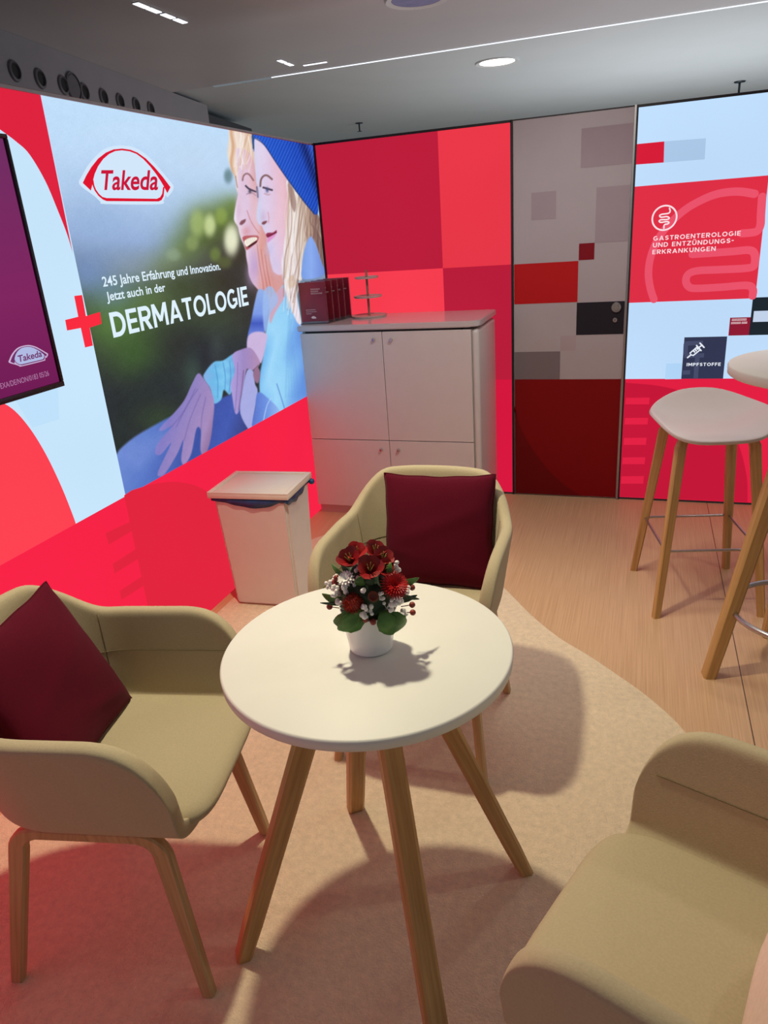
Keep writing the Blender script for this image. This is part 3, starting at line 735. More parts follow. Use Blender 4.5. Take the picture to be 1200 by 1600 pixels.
st = bmesh.new(); W6 = 0.036
for P_ in ([(1085, 125), (980, 108), (880, 108), (760, 128), (640, 175), (500, 255), (370, 370), (275, 490), (220, 600), (188, 720), (182, 830), (200, 940), (228, 1025)],
           [(1150, 150), (1140, 300), (1135, 390), (1110, 440), (1060, 455), (975, 462)],
           [(555, 640), (700, 630), (900, 615), (1040, 605), (1085, 640), (1085, 720), (1040, 755), (800, 770), (600, 780), (520, 810), (500, 870), (530, 920), (600, 930), (800, 920), (1020, 905), (1070, 940), (1068, 995)]):
    stroke_layer(st, catmull([c6(p) for p in P_], 6, False), W6, pb(2))
flat('printed_emblem', st, glow('backlit faint stroke', (236, 84, 108)), wr)
ic = bmesh.new(); cx_, cz_ = c6((317, 330)); rr_ = 0.056
stroke_layer(ic, [(cx_ + rr_ * math.cos(a), cz_ + rr_ * math.sin(a)) for a in np.linspace(0, 2 * PI, 48, endpoint=False)], 0.0075, pb(3), closed=True)
stroke_layer(ic, catmull([c6(p) for p in [(360, 248), (366, 272), (350, 291), (296, 299), (276, 311), (290, 324), (338, 319), (358, 331), (340, 343), (288, 346), (272, 357), (288, 368), (338, 361), (356, 370), (344, 381), (322, 385), (314, 396), (313, 418)]], 5, False), 0.0065, pb(3))
flat('printed_icon', ic, glow('backlit icon white', (250, 228, 234)), wr)
w6 = glow('backlit panel lettering', (252, 226, 232))


def btext(s, lb, rb, lt):
    a0, z0 = BW(*lb); a1, z0b = BW(*rb); z1 = BW(*lt)[1]; zb = (z0 + z0b) / 2; return (s, a0, a1, zb, zb + (z1 - z0))


def c6p(p): return (980 + p[0] * 0.18333, 280 + p[1] * 0.18333)


capitals('printed_lettering', [btext('GASTROENTEROLOGIE', c6p((222, 521)), c6p((964, 482)), c6p((224, 483))),
                                btext('UND ENTZÜNDUNGS-', c6p((218, 580)), c6p((905, 543)), c6p((220, 542))),
                                btext('ERKRANKUNGEN', c6p((214, 638)), c6p((752, 611)), c6p((216, 601)))], pb(3), w6, wr, weight=0.175, gap=0.22)
dk = bpx([(1140.5, 496.4), (1173, 495.4), (1171, 524), (1138, 524.4)])
bk_fields(wr, [rect(dk[3][0], dk[1][0], dk[3][1], dk[0][1])], 'backlit maroon', (142, 28, 52), 1)
bx0, bz1 = BW(1174, 465); bz0 = dk[3][1]
bk_fields(wr, [rect(dk[1][0], dk[1][0] + 0.30, bz0, bz1)], 'backlit near black', (32, 40, 48), 1)
px0, pz1 = BW(1178, 486); _, pz0 = BW(1177, 503)
bk_fields(wr, [rect(px0, px0 + 0.16, pz0, pz1)], 'backlit pale tag', (196, 212, 236), 2)
lettering('printed_lettering', [btext('==========', (1143, 503), (1166, 502), (1143, 496.8)), btext('======= ====', (1142, 508), (1167, 507), (1142, 501.8))], pb(2), w6, wr, bold=0.01)
im = bpx([(1069, 527), (1136, 525), (1130, 591.7), (1064.7, 592.5)])
i0, i1 = (im[0][0] + im[3][0]) / 2, (im[1][0] + im[2][0]) / 2
bk_fields(wr, [rect(i0, i1, ZR, im[0][1])], 'backlit slate navy', (52, 56, 82), 1, 'printed_panel')


def c5(p): return BW(1000 + p[0] * 0.16667, 520 + p[1] * 0.16667)


st = bmesh.new()
for P_ in ([(420, 100), (590, 92)], [(430, 100), (425, 200)], [(415, 215), (600, 210)], [(540, 215), (530, 300), (522, 425)], [(400, 372), (470, 370)]): stroke_layer(st, [c5(p) for p in P_], 0.022, pb(2), cap=False)
flat('printed_emblem', st, glow('backlit slate stroke', (72, 78, 106)), wr)
st = bmesh.new()
for P_ in ([(445, 232), (478, 205)], [(478, 205), (468, 190), (540, 128), (562, 160), (498, 212), (478, 205)], [(530, 118), (572, 166)], [(562, 96), (600, 136)], [(545, 142), (582, 114)], [(500, 165), (512, 180)], [(516, 152), (528, 168)], [(532, 140), (542, 154)]):
    stroke_layer(st, [c5(p) for p in P_], 0.0068, pb(3))
flat('printed_icon', st, glow('backlit icon pale', (236, 242, 252)), wr)
capitals('printed_lettering', [btext('IMPFSTOFFE', (1000 + 436 * .16667, 520 + 311 * .16667), (1000 + 755 * .16667, 520 + 309 * .16667), (1000 + 438 * .16667, 520 + 281 * .16667))], pb(3), glow('backlit icon pale', (236, 242, 252)), wr, weight=0.20, gap=0.20)
bk_fields(wr, [bpx([(1041, 568), (1066, 567.5), (1064.7, 592), (1039, 592.5)])], 'backlit pale square', (178, 214, 248), 0.6)
arc = catmull(bpx([(978, 598), (1030, 603), (1078, 616), (1120, 642), (1150, 684), (1166, 740), (1168, 784)]), 5, False)
bk_fields(wr, [[(RX, 0.006), (RX, ZR - 0.006)] + arc + [(arc[-1][0], 0.006)]], 'backlit shaded red', (196, 24, 56), 0.5, 'printed_emblem')
bk_fields(wr, [bpx([(780 + x0_ * .35, 380 + a * .35), (780 + x1_ * .35, 380 + (a - 1) * .35), (780 + (x1_ - 3) * .35, 380 + b_ * .35), (780 + (x0_ - 3) * .35, 380 + b_ * .35)])
               for x0_, x1_, a, b_ in ((566, 672, 690, 719), (562, 665, 780, 809), (558, 658, 869, 900), (552, 652, 956, 986), (546, 646, 1040, 1073))], 'backlit bar red', (226, 34, 68), 1.2, 'printed_emblem')
struct(obj('trim_10', B(X2, X3, -0.006, 0.06, H - 0.012, H, bev=0.002), black_profile))

# ------------------------------------------------------------------ rug
rug_edge = [(1.2538, -1.2391), (1.3943, -1.4423), (1.5184, -1.5902), (1.629, -1.6871), (1.7288, -1.7848), (1.8225, -1.8814), (1.9059, -1.9877), (1.9547, -2.0685), (2.06, -2.26), (2.2, -2.6), (2.3, -3.0), (2.34, -3.4), (2.30, -3.9), (2.2, -4.4), (2.05, -4.9),
            (0.5, -5.1), (0.08, -4.6), (0.05, -3.5), (0.05, -2.3), (0.06, -1.3), (0.12, -0.9), (0.35, -0.66), (0.7, -0.66), (1.02, -0.92)]
rm = mat('beige pile rug', (240, 221, 188), 0.95, 0.13, 45, bump=1.0, bscale=170, sheen=0.1, spec=0.1, detail=9)
for nd in rm.node_tree.nodes:
    if nd.type == 'BUMP': nd.inputs['Distance'].default_value = 0.008
    if nd.type == 'TEX_NOISE': nd.inputs['Roughness'].default_value = 0.72
bm = bmesh.new(); loop = catmull(rug_edge, 5)
top = [bm.verts.new((p[0], p[1], 0)) for p in loop]; bot = [bm.verts.new((p[0], p[1], FZ)) for p in loop]
bm.faces.new(top); bm.faces.new(bot[::-1])
for i in range(len(top)): j = (i + 1) % len(top); bm.faces.new((top[i], bot[i], bot[j], top[j]))
tag(obj('area_rug', bm, rm), 'large beige pink pile rug with a wavy edge under the armchairs', 'rug')

# ------------------------------------------------------------------ television on the left wall
tv = thing('television', 'wall mounted screen with purple picture and black frame on the left lightbox wall', 'television', (0, -2.2845, 1.141))
obj('casing', B(0.004, 0.05, -1.235, 0, 0, 0.707, bev=0.004), mat('tv casing', (22, 18, 24), 0.4, 0.05, 40), tv, 30)
bm = bmesh.new()
for a in ((-1.235, 0, 0, 0.016), (-1.235, 0, 0.695, 0.707), (-1.235, -1.223, 0.016, 0.695), (-0.012, 0, 0.016, 0.695)): box(bm, 0.05, 0.058, a[0], a[1], a[2], a[3], bev=0.002)
obj('bezel', bm, mat('tv bezel', (12, 10, 14), 0.3, 0.05, 40), tv, 30)
tm = bpy.data.materials.new('purple screen picture'); tm.use_nodes = True; nt = tm.node_tree; nt.nodes.remove(nt.nodes['Principled BSDF'])
e = nt.nodes.new('ShaderNodeEmission'); tc = nt.nodes.new('ShaderNodeTexCoord'); sx = nt.nodes.new('ShaderNodeSeparateXYZ'); nt.links.new(tc.outputs['Object'], sx.inputs[0])
mr = nt.nodes.new('ShaderNodeMapRange'); mr.inputs[1].default_value = 0; mr.inputs[2].default_value = 0.7; nt.links.new(sx.outputs[2], mr.inputs[0])
cr = nt.nodes.new('ShaderNodeValToRGB'); cr.color_ramp.elements[0].color = L3((112, 28, 84)); cr.color_ramp.elements[1].color = L3((112, 46, 98)); nt.links.new(mr.outputs[0], cr.inputs[0])
cr.color_ramp.elements.new(0.4).color = L3((128, 38, 96))
nt.links.new(cr.outputs[0], e.inputs[0]); nt.links.new(e.outputs[0], nt.nodes['Material Output'].inputs[0])
sc = flat('screen', poly_layer(bmesh.new(), [rect(-1.223, -0.012, 0.016, 0.695)], lambda y, z: (0.0505, y, z)), tm, tv)
ty = lambda u, v: (LW(u, v, 0.052)[0] + 2.2845, LW(u, v, 0.052)[1] - 1.141)
A, Bq, Cq = ty(18, 572), ty(73, 552), ty(45, 540)
lw_ = Bq[0] - A[0]; bz_ = (ty(28, 573)[1] + ty(65, 563)[1]) / 2; lh_ = Cq[1] - bz_


def tvp(k): return lambda x, y: (0.0512 + 0.0004 * k, A[0] + (x - 60) / 1030 * lw_, bz_ + (y + 712) / 620 * lh_)


flat('screen_emblem', poly_layer(bmesh.new(), [catmull(em('halo'), 4)], tvp(0)), glow('screen lilac', (204, 176, 212)), sc)
flat('screen_emblem', poly_layer(bmesh.new(), [em('arc'), em('ring')], tvp(1)), glow('screen plum', (112, 44, 104)), sc)
flat('screen_emblem', poly_layer(bmesh.new(), [em('inner')], tvp(1)), glow('screen blue white', (176, 186, 226)), sc)
emblem_word(tvp(2), glow('screen plum', (112, 44, 104)), sc, 'screen_lettering')
r0, z0_ = ty(78, 589); l0, z1_ = ty(1, 604)
lettering('screen_lettering', [('EXA/DE/NON/0183 05/26', l0, r0, (z0_ + z1_) / 2 - 0.001, (z0_ + z1_) / 2 + 0.014)], lambda a, z: (0.0512, a, z), glow('screen caption', (176, 124, 168)), sc)

# ------------------------------------------------------------------ cabinet in the corner
white_lac = mat('white lacquer', (206, 204, 198), 0.35, 0.015, 12)
lac_in = mat('cabinet carcass', (196, 192, 188), 0.45, 0.015, 12)
cb = thing('storage_cabinet', 'white four door storage cupboard with rounded corner standing in the red corner', 'cabinet', (0.016, -0.4625, FZ))
CW = 0.976; CD = 0.455
bm = bmesh.new(); box(bm, 0.0, CW - 0.03, 0.014, CD, 0.055, 1.036)
obj('carcass', bm, lac_in, cb)
bm = bmesh.new(); box(bm, CW - 0.036, CW, 0.0, CD, 0.012, 1.036, bev=0.0165, seg=5)
obj('corner_post', bm, white_lac, cb, 40)
obj('plinth', B(0.004, CW - 0.03, 0.022, CD - 0.02, 0.0, 0.056), lac_in, cb)
bm = bmesh.new(); pts = []
for (cx2, cy2, a0) in ((CW + 0.004 - 0.05, 0.04, -PI / 2),):
    pts += [(cx2 + 0.05 * math.cos(a0 + t * PI / 2 / 8), cy2 + 0.05 * math.sin(a0 + t * PI / 2 / 8) - 0.0) for t in range(9)]
outl = [(-0.008, -0.010)] + pts + [(CW + 0.004, CD + 0.004), (-0.008, CD + 0.004)]
tp = [bm.verts.new((x, y, 1.080)) for x, y in outl]; bt = [bm.verts.new((x, y, 1.050)) for x, y in outl]
bm.faces.new(tp); bm.faces.new(bt[::-1])
for i in range(len(tp)): j = (i + 1) % len(tp); bm.faces.new((tp[i], bt[i], bt[j], tp[j]))
bmesh.ops.bevel(bm, geom=[e_ for e_ in bm.edges if abs(e_.verts[0].co.z - e_.verts[1].co.z) < 1e-5], offset=0.004, segments=2, affect='EDGES')
obj('top_board', bm, mat('grey white top', (196, 188, 186), 0.16, 0.01, 12), cb, 40)
obj('shadow_gap', B(0.03, CW - 0.09, 0.006, CD - 0.02, 1.036, 1.051), dark_hole, cb)
chrome = mat('chrome knob', (214, 208, 206), 0.15, 0.02, 30, metal=1.0)
xs_ = (0.002, 0.468, 0.470, 0.938 - 0.001)
for (a, b_, z0, z1, kx_, kz_) in ((0.002, 0.4665, 0.455, 1.038, 0.420, 0.998), (0.4695, CW - 0.038, 0.455, 1.038, 0.516, 0.996), (0.002, 0.4665, 0.056, 0.451, 0.418, 0.401), (0.4695, CW - 0.038, 0.056, 0.451, 0.518, 0.400)):
    d = obj('door', B(a, b_, -0.004, 0.015, z0, z1, bev=0.0012), white_lac, cb)
    bm = bmesh.new(); lathe(bm, [(0.0105, 0), (0.0105, 0.004), (0.0085, 0.007), (0.0085, 0.011), (0.006, 0.014), (0, 0.014)], 20, Matrix.Translation((kx_, -0.004, kz_)) @ Matrix.Rotation(PI / 2, 4, 'X'))
    k_ = obj('lock_knob', bm, chrome, d, 40)
    obj('key_slot', B(kx_ - 0.001, kx_ + 0.001, -0.0188, -0.017, kz_ - 0.004, kz_ + 0.004), dark_hole, k_)

CT = FZ + 1.080
# brochures one behind the other in a clear stand
acr = mat('clear acrylic', (236, 236, 240), 0.05, 0.0, 5, trans=0.92, spec=0.5)
BA = 0.06; bx_, by_ = 0.155, -0.390; SDX, SDY = 0.011, 0.060
ux, uy = math.cos(BA), math.sin(BA)
hold = thing('brochure_stand', 'clear acrylic stand holding five dark red brochures on the white cupboard', 'stand', (bx_, by_, CT), BA)
# local frame: x along the brochure, y backwards
steps = []
for i in range(5):
    dx, dy = SDX * i, SDY * i; steps.append((ux * dx + uy * dy, -uy * dx + ux * dy))
bm = bmesh.new(); ex, ey = steps[-1]
vs = [bm.verts.new((x, y, z)) for z in (0.0, 0.004) for x, y in ((-0.152, -0.012), (0.006, -0.012), (ex + 0.006, ey + 0.012), (ex - 0.152, ey + 0.012))]
for f in ((0, 1, 2, 3), (4, 5, 6, 7), (0, 1, 5, 4), (1, 2, 6, 5), (2, 3, 7, 6), (3, 0, 4, 7)): bm.faces.new([vs[i] for i in f])
obj('base', bm, acr, hold)
for i, (sx_, sy_) in enumerate(steps):
    obj('back_plate', B(sx_ - 0.150, sx_ + 0.003, sy_ + 0.0035, sy_ + 0.0060, 0.004, 0.219), acr, hold)
    obj('lip', B(sx_ - 0.150, sx_ + 0.003, sy_ - 0.0060, sy_ - 0.0040, 0.004, 0.014), acr, hold)
bro = mat('dark red brochure cover', (128, 30, 48), 0.32, 0.22, 9)
ink = mat('white print ink', (224, 204, 208), 0.5, 0.02, 30)
whichb = ['frontmost dark red brochure in the clear stand, its whole cover in view', 'second dark red brochure from the front of the clear stand', 'third and middle dark red brochure in the clear stand',
          'fourth dark red brochure from the front of the clear stand', 'rearmost dark red brochure in the clear stand, nearest the cake stand']
for i, (sx_, sy_) in enumerate(steps):
    px_ = bx_ + ux * sx_ - uy * sy_; py_ = by_ + uy * sx_ + ux * sy_
    t = thing('brochure', whichb[i], 'brochure', (px_, py_, CT + 0.0045), BA, 'brochures in the clear stand')
    obj('cover', B(-0.1475, 0.0, -0.003, 0.003, 0, 0.212, bev=0.0006), bro, t)
    pbf = lambda a, z: (a, -0.0034, z)
    lettering('printed_lettering', [('==========', -0.080, -0.028, 0.170, 0.182), ('=======', -0.080, -0.038, 0.159, 0.171), ('===========', -0.080, -0.016, 0.148, 0.160)], pbf, ink, t)
    if i == 0:
        lettering('printed_lettering', [('============', -0.118, -0.064, 0.066, 0.074), ('============', -0.118, -0.058, 0.056, 0.064), ('=====', -0.118, -0.088, 0.046, 0.054)], pbf, ink, t)
        fe = lambda x, y: (-0.092 + (x - 60) / 1030 * 0.030, -0.0034, 0.024 + (y + 712) / 620 * 0.013)
        flat('printed_emblem', poly_layer(bmesh.new(), [em('arc'), em('ring'), em('inner')], fe), ink, t)

# tiered stand
ts = thing('tiered_stand', 'empty grey three tier cake stand on the white cupboard', 'stand', (0.306, -0.145, CT))
taupe = mat('taupe metal', (196, 176, 168), 0.4, 0.03, 30)
rod_m = mat('brown rod', (158, 118, 100), 0.4, 0.05, 40)


def plate(r, z): return lathe(bmesh.new(), [(0, z), (r * 0.96, z), (r, z + 0.006), (r, z + 0.010), (r * 0.985, z + 0.010), (r * 0.95, z + 0.006), (0, z + 0.006)], 48)


obj('base_plate', plate(0.099, 0.0), taupe, ts, 40); obj('middle_plate', plate(0.079, 0.105), taupe, ts, 40); obj('upper_plate', plate(0.066, 0.206), taupe, ts, 40)
obj('rod', lathe(bmesh.new(), [(0, 0.005), (0.0065, 0.005), (0.0065, 0.232), (0.004, 0.240), (0.007, 0.246), (0.0, 0.254)], 16), rod_m, ts, 50)

# ------------------------------------------------------------------ waste bin
bn = thing('waste_bin', 'tall white waste bin with flat lid by the red left wall', 'bin', (0.235, -1.487, 0), 0.07)
bin_m = mat('white bin plastic', (216, 208, 200), 0.4, 0.015, 20)


def frustum(x0, x1, y0, y1, X0_, X1_, Y0_, Y1_, za, zb, bev=0.012):
    bm = bmesh.new(); vs = [bm.verts.new(p) for p in ((x0, y0, za), (x1, y0, za), (x1, y1, za), (x0, y1, za), (X0_, Y0_, zb), (X1_, Y0_, zb), (X1_, Y1_, zb), (X0_, Y1_, zb))]
    for f in ((3, 2, 1, 0), (4, 5, 6, 7), (0, 1, 5, 4), (1, 2, 6, 5), (2, 3, 7, 6), (3, 0, 4, 7)): bm.faces.new([vs[i] for i in f])
    bmesh.ops.bevel(bm, geom=bm.edges[:], offset=bev, segments=3, affect='EDGES'); return bm


obj('body', frustum(-0.142, 0.158, -0.098, 0.112, -0.160, 0.172, -0.128, 0.134, 0.0, 0.516), bin_m, bn, 35)
ld = bmesh.new(); box(ld, -0.180, 0.186, -0.140, 0.146, 0.522, 0.546, bev=0.004)
for r_ in ((-0.180, -0.158, -0.140, 0.146), (0.164, 0.186, -0.140, 0.146), (-0.159, 0.165, -0.140, -0.118), (-0.159, 0.165, 0.124, 0.146)): box(ld, *r_, 0.544, 0.5505, bev=0.0025)
obj('lid', ld, mat('cream bin lid', (220, 206, 190), 0.4, 0.015, 20), bn, 35)
bm = bmesh.new()
# liner: a crumpled blue skirt folded over the rim, longest at the front corner
per = []
for k in range(24): per.append((-0.166 + 0.344 * k / 24, -0.1345))
for k in range(18): per.append((0.178, -0.1345 + 0.275 * k / 18))
for k in range(24): per.append((0.178 - 0.344 * k / 24, 0.1405))
for k in range(18): per.append((-0.166, 0.1405 - 0.275 * k / 18))
tp = []; bt = []
for i, (x, y) in enumerate(per):
    drop = 0.006
    if i < 24: drop += 0.030 * max(0, math.sin(PI * min(1, (i / 22) ** 1.5)))
    elif i < 42: drop += 0.026 * max(0, math.sin(PI * (i - 22) / 17)) + 0.003 * math.sin(i * 1.3)
    ox = 0.002 * math.sin(i * 1.1); n_ = Vector((x, y, 0)).normalized()
    tp.append(bm.verts.new((x, y, 0.523))); bt.append(bm.verts.new((x + n_.x * ox, y + n_.y * ox, 0.517 - drop)))
for i in range(len(per)): j = (i + 1) % len(per); bm.faces.new((tp[i], bt[i], bt[j], tp[j]))
bmesh.ops.create_icosphere(bm, subdivisions=2, radius=0.014, matrix=Matrix.Translation((0.190, 0.128, 0.512)))
o = obj('liner', bm, mat('blue bin liner', (20, 66, 112), 0.35, 0.25, 40, bump=0.4, bscale=50), bn, 180)
sm_ = o.modifiers.new('thickness', 'SOLIDIFY'); sm_.thickness = 0.0012

# ------------------------------------------------------------------ low table
white_top = mat('cream white table top', (228, 230, 220), 0.52, 0.01, 14)
oak_z = oak('oak leg wood', (168, 126, 70), (208, 168, 110), 2)


def round_table(name, label, x, y, z, h, r, rf, a, ra, thick, leg_w):
    t = thing(name, label, 'table', (x, y, z))
    obj('table_top', lathe(bmesh.new(), [(0, h - thick), (r - 0.006, h - thick), (r - 0.001, h - thick + 0.004), (r, h - 0.005), (r - 0.002, h - 0.0015), (r - 0.005, h), (0, h)], 128), white_top, t, 50)
    for k in range(4):
        an = a + k * PI / 2; c, s = math.cos(an), math.sin(an)
        bm = bmesh.new(); n = 8; P_ = []; wd = []
        for i in range(n + 1):
            f = i / n; rr = rf + (ra - rf) * f; P_.append((c * rr, s * rr, (h - thick) * f)); wd.append(leg_w * (0.82 + 0.18 * f))
        bar(bm, P_, wd, leg_w, (-s, c, 0))
        for v in bm.verts:
            if v.co.z < 0.02: v.co.z = 0.0
            if v.co.z > h - thick - 0.02: v.co.z = h - thick + 0.0005
        along(obj('leg', bm, oak_z, t, 35), Vector(P_[0]) - Vector(P_[-1]))
    return t


round_table('coffee_table', 'round cream topped table with four splayed oak legs, flowers standing on it', 1.2611, -2.9195, 0.0012, 0.7375, 0.2966, 0.3526, -2.5385, 0.0846, 0.026, 0.046)
bar_t = round_table('bar_table', 'tall round white topped bar table on oak legs at the right edge', 2.320, -1.680, FZ, 1.080, 0.307, 0.277, math.atan2(-1.723 + 1.680, 2.044 - 2.320), 0.085, 0.03, 0.052)
bm = bmesh.new(); tube(bm, [(0.222 * math.cos(a), 0.222 * math.sin(a), 0.258) for a in np.linspace(0, 2 * PI, 64, endpoint=False)], 0.0095, 12, closed=True)
obj('footrest_ring', bm, steel, bar_t, 180)

# ------------------------------------------------------------------ bar stool
sto = thing('bar_stool', 'white shell bar stool on oak legs in front of the red right wall', 'stool', (2.027, -1.087, FZ), math.radians(13))
bm = bmesh.new(); NR, NA = 14, 64; rings = []


def seat_z(x, y):
    yb = max(0.0, y) / 0.20; yf = max(0.0, -y) / 0.20; xs = abs(x) / 0.23
    return 0.742 + 0.098 * yb ** 2.4 * (1 - 0.30 * xs ** 3) + 0.058 * xs ** 2.6 * (1 - 0.55 * yf ** 1.5) - 0.020 * yf ** 2


cv = bm.verts.new((0, 0, seat_z(0, 0)))
for i in range(1, NR + 1):
    f = i / NR; ring = []
    for k in range(NA):
        a = 2 * PI * k / NA; c, s = math.cos(a), math.sin(a); e_ = 2 / 2.7
        e_ = 2 / (2.35 if s > 0 else 4.2)
        x = 0.006 * f + 0.219 * math.copysign(abs(c) ** e_, c) * f; y = (0.200 if s > 0 else 0.198) * math.copysign(abs(s) ** e_, s) * f
        if y < 0: x *= 1 - 0.17 * min(1, -y / 0.198) ** 1.2
        ring.append(bm.verts.new((x, y, seat_z(x, y))))
    rings.append(ring)
for k in range(NA): bm.faces.new((cv, rings[0][k], rings[0][(k + 1) % NA]))
for A_, B_ in zip(rings, rings[1:]):
    for k in range(NA): bm.faces.new((A_[k], B_[k], B_[(k + 1) % NA], A_[(k + 1) % NA]))
o = obj('seat', bm, mat('warm white shell', (206, 196, 190), 0.38, 0.01, 20), sto, 180)
s_ = o.modifiers.new('thickness', 'SOLIDIFY'); s_.thickness = 0.016; s_.offset = -1
bv = o.modifiers.new('edge', 'BEVEL'); bv.width = 0.004; bv.segments = 2
ctr = Vector((2.027, -1.087)); Ri = Matrix.Rotation(-math.radians(13), 2)
for fx, fy in ((1.784, -0.920), (1.876, -1.344), (2.177, -0.829), (2.269, -1.253)):
    f = Ri @ (Vector((fx, fy)) - ctr); sx_, sy_ = math.copysign(1, f.x), math.copysign(1, f.y)
    tx, ty_ = sx_ * 0.135, sy_ * 0.125
    P_ = [(tx * 0.45, ty_ * 0.80, 0.722), (tx * 0.72, ty_ * 0.86, 0.720), (tx * 0.92, ty_ * 0.92, 0.708), (tx * 1.0, ty_, 0.680)]
    wd = [0.030, 0.034, 0.040, 0.042]
    for i in range(1, 9):
        g = i / 8; P_.append((tx + (f.x - tx) * g, ty_ + (f.y - ty_) * g, 0.680 * (1 - g))); wd.append(0.042 - 0.012 * g)
    bm = bmesh.new(); bar(bm, P_, wd, 0.026, (0.25 * sx_ * -sy_, 1, 0))
    for v in bm.verts:
        if v.co.z < 0.012: v.co.z = 0.0
    along(obj('leg', bm, oak_z, sto, 35), Vector(P_[4]) - Vector(P_[-1]))
fr = []
for fx, fy in ((1.784, -0.920), (2.177, -0.829), (2.269, -1.253), (1.876, -1.344)):
    f = Ri @ (Vector((fx, fy)) - ctr); g = 1 - 0.275 / 0.68; tx, ty_ = math.copysign(0.135, f.x), math.copysign(0.125, f.y)
    fr.append((tx + (f.x - tx) * g, ty_ + (f.y - ty_) * g, 0.275))
bm = bmesh.new()
for i in range(4): tube(bm, [fr[i], fr[(i + 1) % 4]], 0.0055, 10)
obj('footrest', bm, steel, sto, 60)

# ------------------------------------------------------------------ upholstered armchairs
khaki = mat('khaki wool fabric', (184, 172, 140), 0.9, 0.05, 240, bump=0.12, bscale=420, sheen=0.08, spec=0.15)
khaki_d = mat('khaki seam thread', (112, 100, 70), 0.9, 0.05, 100)
ash = oak('pale ash leg wood', (170, 136, 90), (204, 170, 122), 2)
XS, YA0, YA1 = -0.02, 0.222, 0.268


def plan(t, z):
    """t 0..1 along the rim from the right arm's front round the back to the left arm's front, at height z"""
    f = min(1.0, max(0.0, (z - 0.44) / 0.30)); ya = YA0 + (YA1 - YA0) * f; xb = 0.205 + 0.075 * min(1.0, max(0.0, (z - 0.44) / 0.36)); xf = 0.248
    if t < 0.25: u = t / 0.25; return (xf + (XS - xf) * u, -ya)
    if t > 0.75: u = (1 - t) / 0.25; return (xf + (XS - xf) * u, ya)
    ph = (t - 0.25) / 0.5 * PI; c, s = math.cos(ph), math.sin(ph); e_ = 2 / 2.5
    return (XS - (xb + XS) * abs(s) ** e_, -ya * math.copysign(abs(c) ** e_, c))


def rim(t):
    if t < 0.25 or t > 0.75:
        u = t / 0.25 if t < 0.5 else (1 - t) / 0.25; x = 0.248 + (XS - 0.248) * u
        if x > 0.09: d = (x - 0.09) / 0.1595; return 0.478 + 0.212 * max(0, 1 - d ** 2.6) ** 0.42
        return 0.690
    ph = (t - 0.25) / 0.5 * PI; a = min(ph, PI - ph); s = min(1, max(0, (a - 0.25) / 0.80)); s = s * s * (3 - 2 * s)
    return 0.690 + 0.108 * s + 0.006 * math.sin(ph)


def shell_bm():
    bm = bmesh.new(); NT, NS = 72, 9; grid = []
    for i in range(NT + 1):
        t = i / NT
        if t < 0.125: t = 0.125 * (t / 0.125) ** 1.5
        if t > 0.875: t = 1 - 0.125 * ((1 - t) / 0.125) ** 1.5
        zr = rim(t); col = []
        bx2, by2 = plan(t, 0.44)
        for k, zz in ((0.0, 0.416), (0.35, 0.417), (0.68, 0.425), (0.86, 0.437), (0.96, 0.449)):
            x = bx2 if bx2 > 0.03 else 0.03 + (bx2 - 0.03) * max(k, 0.0); col.append(bm.verts.new((x, by2 * k, zz)))
        for j in range(NS + 1):
            z = 0.463 + (zr - 0.463) * j / NS; x, y = plan(t, z); col.append(bm.verts.new((x, y, z)))
        grid.append(col)
    for a, b_ in zip(grid, grid[1:]):
        for j in range(len(a) - 1): bm.faces.new((a[j], b_[j], b_[j + 1], a[j + 1]))
    bmesh.ops.remove_doubles(bm, verts=bm.verts[:], dist=0.0005)
    return bm


def pad(bm, hx, hy, z0, z1, cx=0.0, cy=0.0, n=3.2, seg=64, dome=0.006):
    prof = [(0.90, z0), (0.975, z0 + 0.006), (1.0, z0 + (z1 - z0) * 0.45), (0.985, z1 - 0.012), (0.95, z1 - 0.004), (0.88, z1), (0.6, z1 + dome * 0.6), (0.3, z1 + dome)]
    rs = []
    for f, z in prof:
        r_ = []
        for k in range(seg):
            a = 2 * PI * k / seg; c, s = math.cos(a), math.sin(a)
            x = math.copysign(abs(c) ** (2 / n), c); y = math.copysign(abs(s) ** (2 / n), s)
            r_.append(bm.verts.new((cx + hx * f * x, cy + hy * f * y, z - (0.022 * max(0, x * f - 0.6) ** 1.5 if z > (z0 + z1) / 2 else 0))))
        rs.append(r_)
    for a, b_ in zip(rs, rs[1:]):
        for k in range(seg): bm.faces.new((a[k], a[(k + 1) % seg], b_[(k + 1) % seg], b_[k]))
    bm.faces.new(rs[0][::-1]); c_ = bm.verts.new((cx, cy, z1 + dome * 1.1))
    for k in range(seg): bm.faces.new((rs[-1][k], rs[-1][(k + 1) % seg], c_))
    return bm


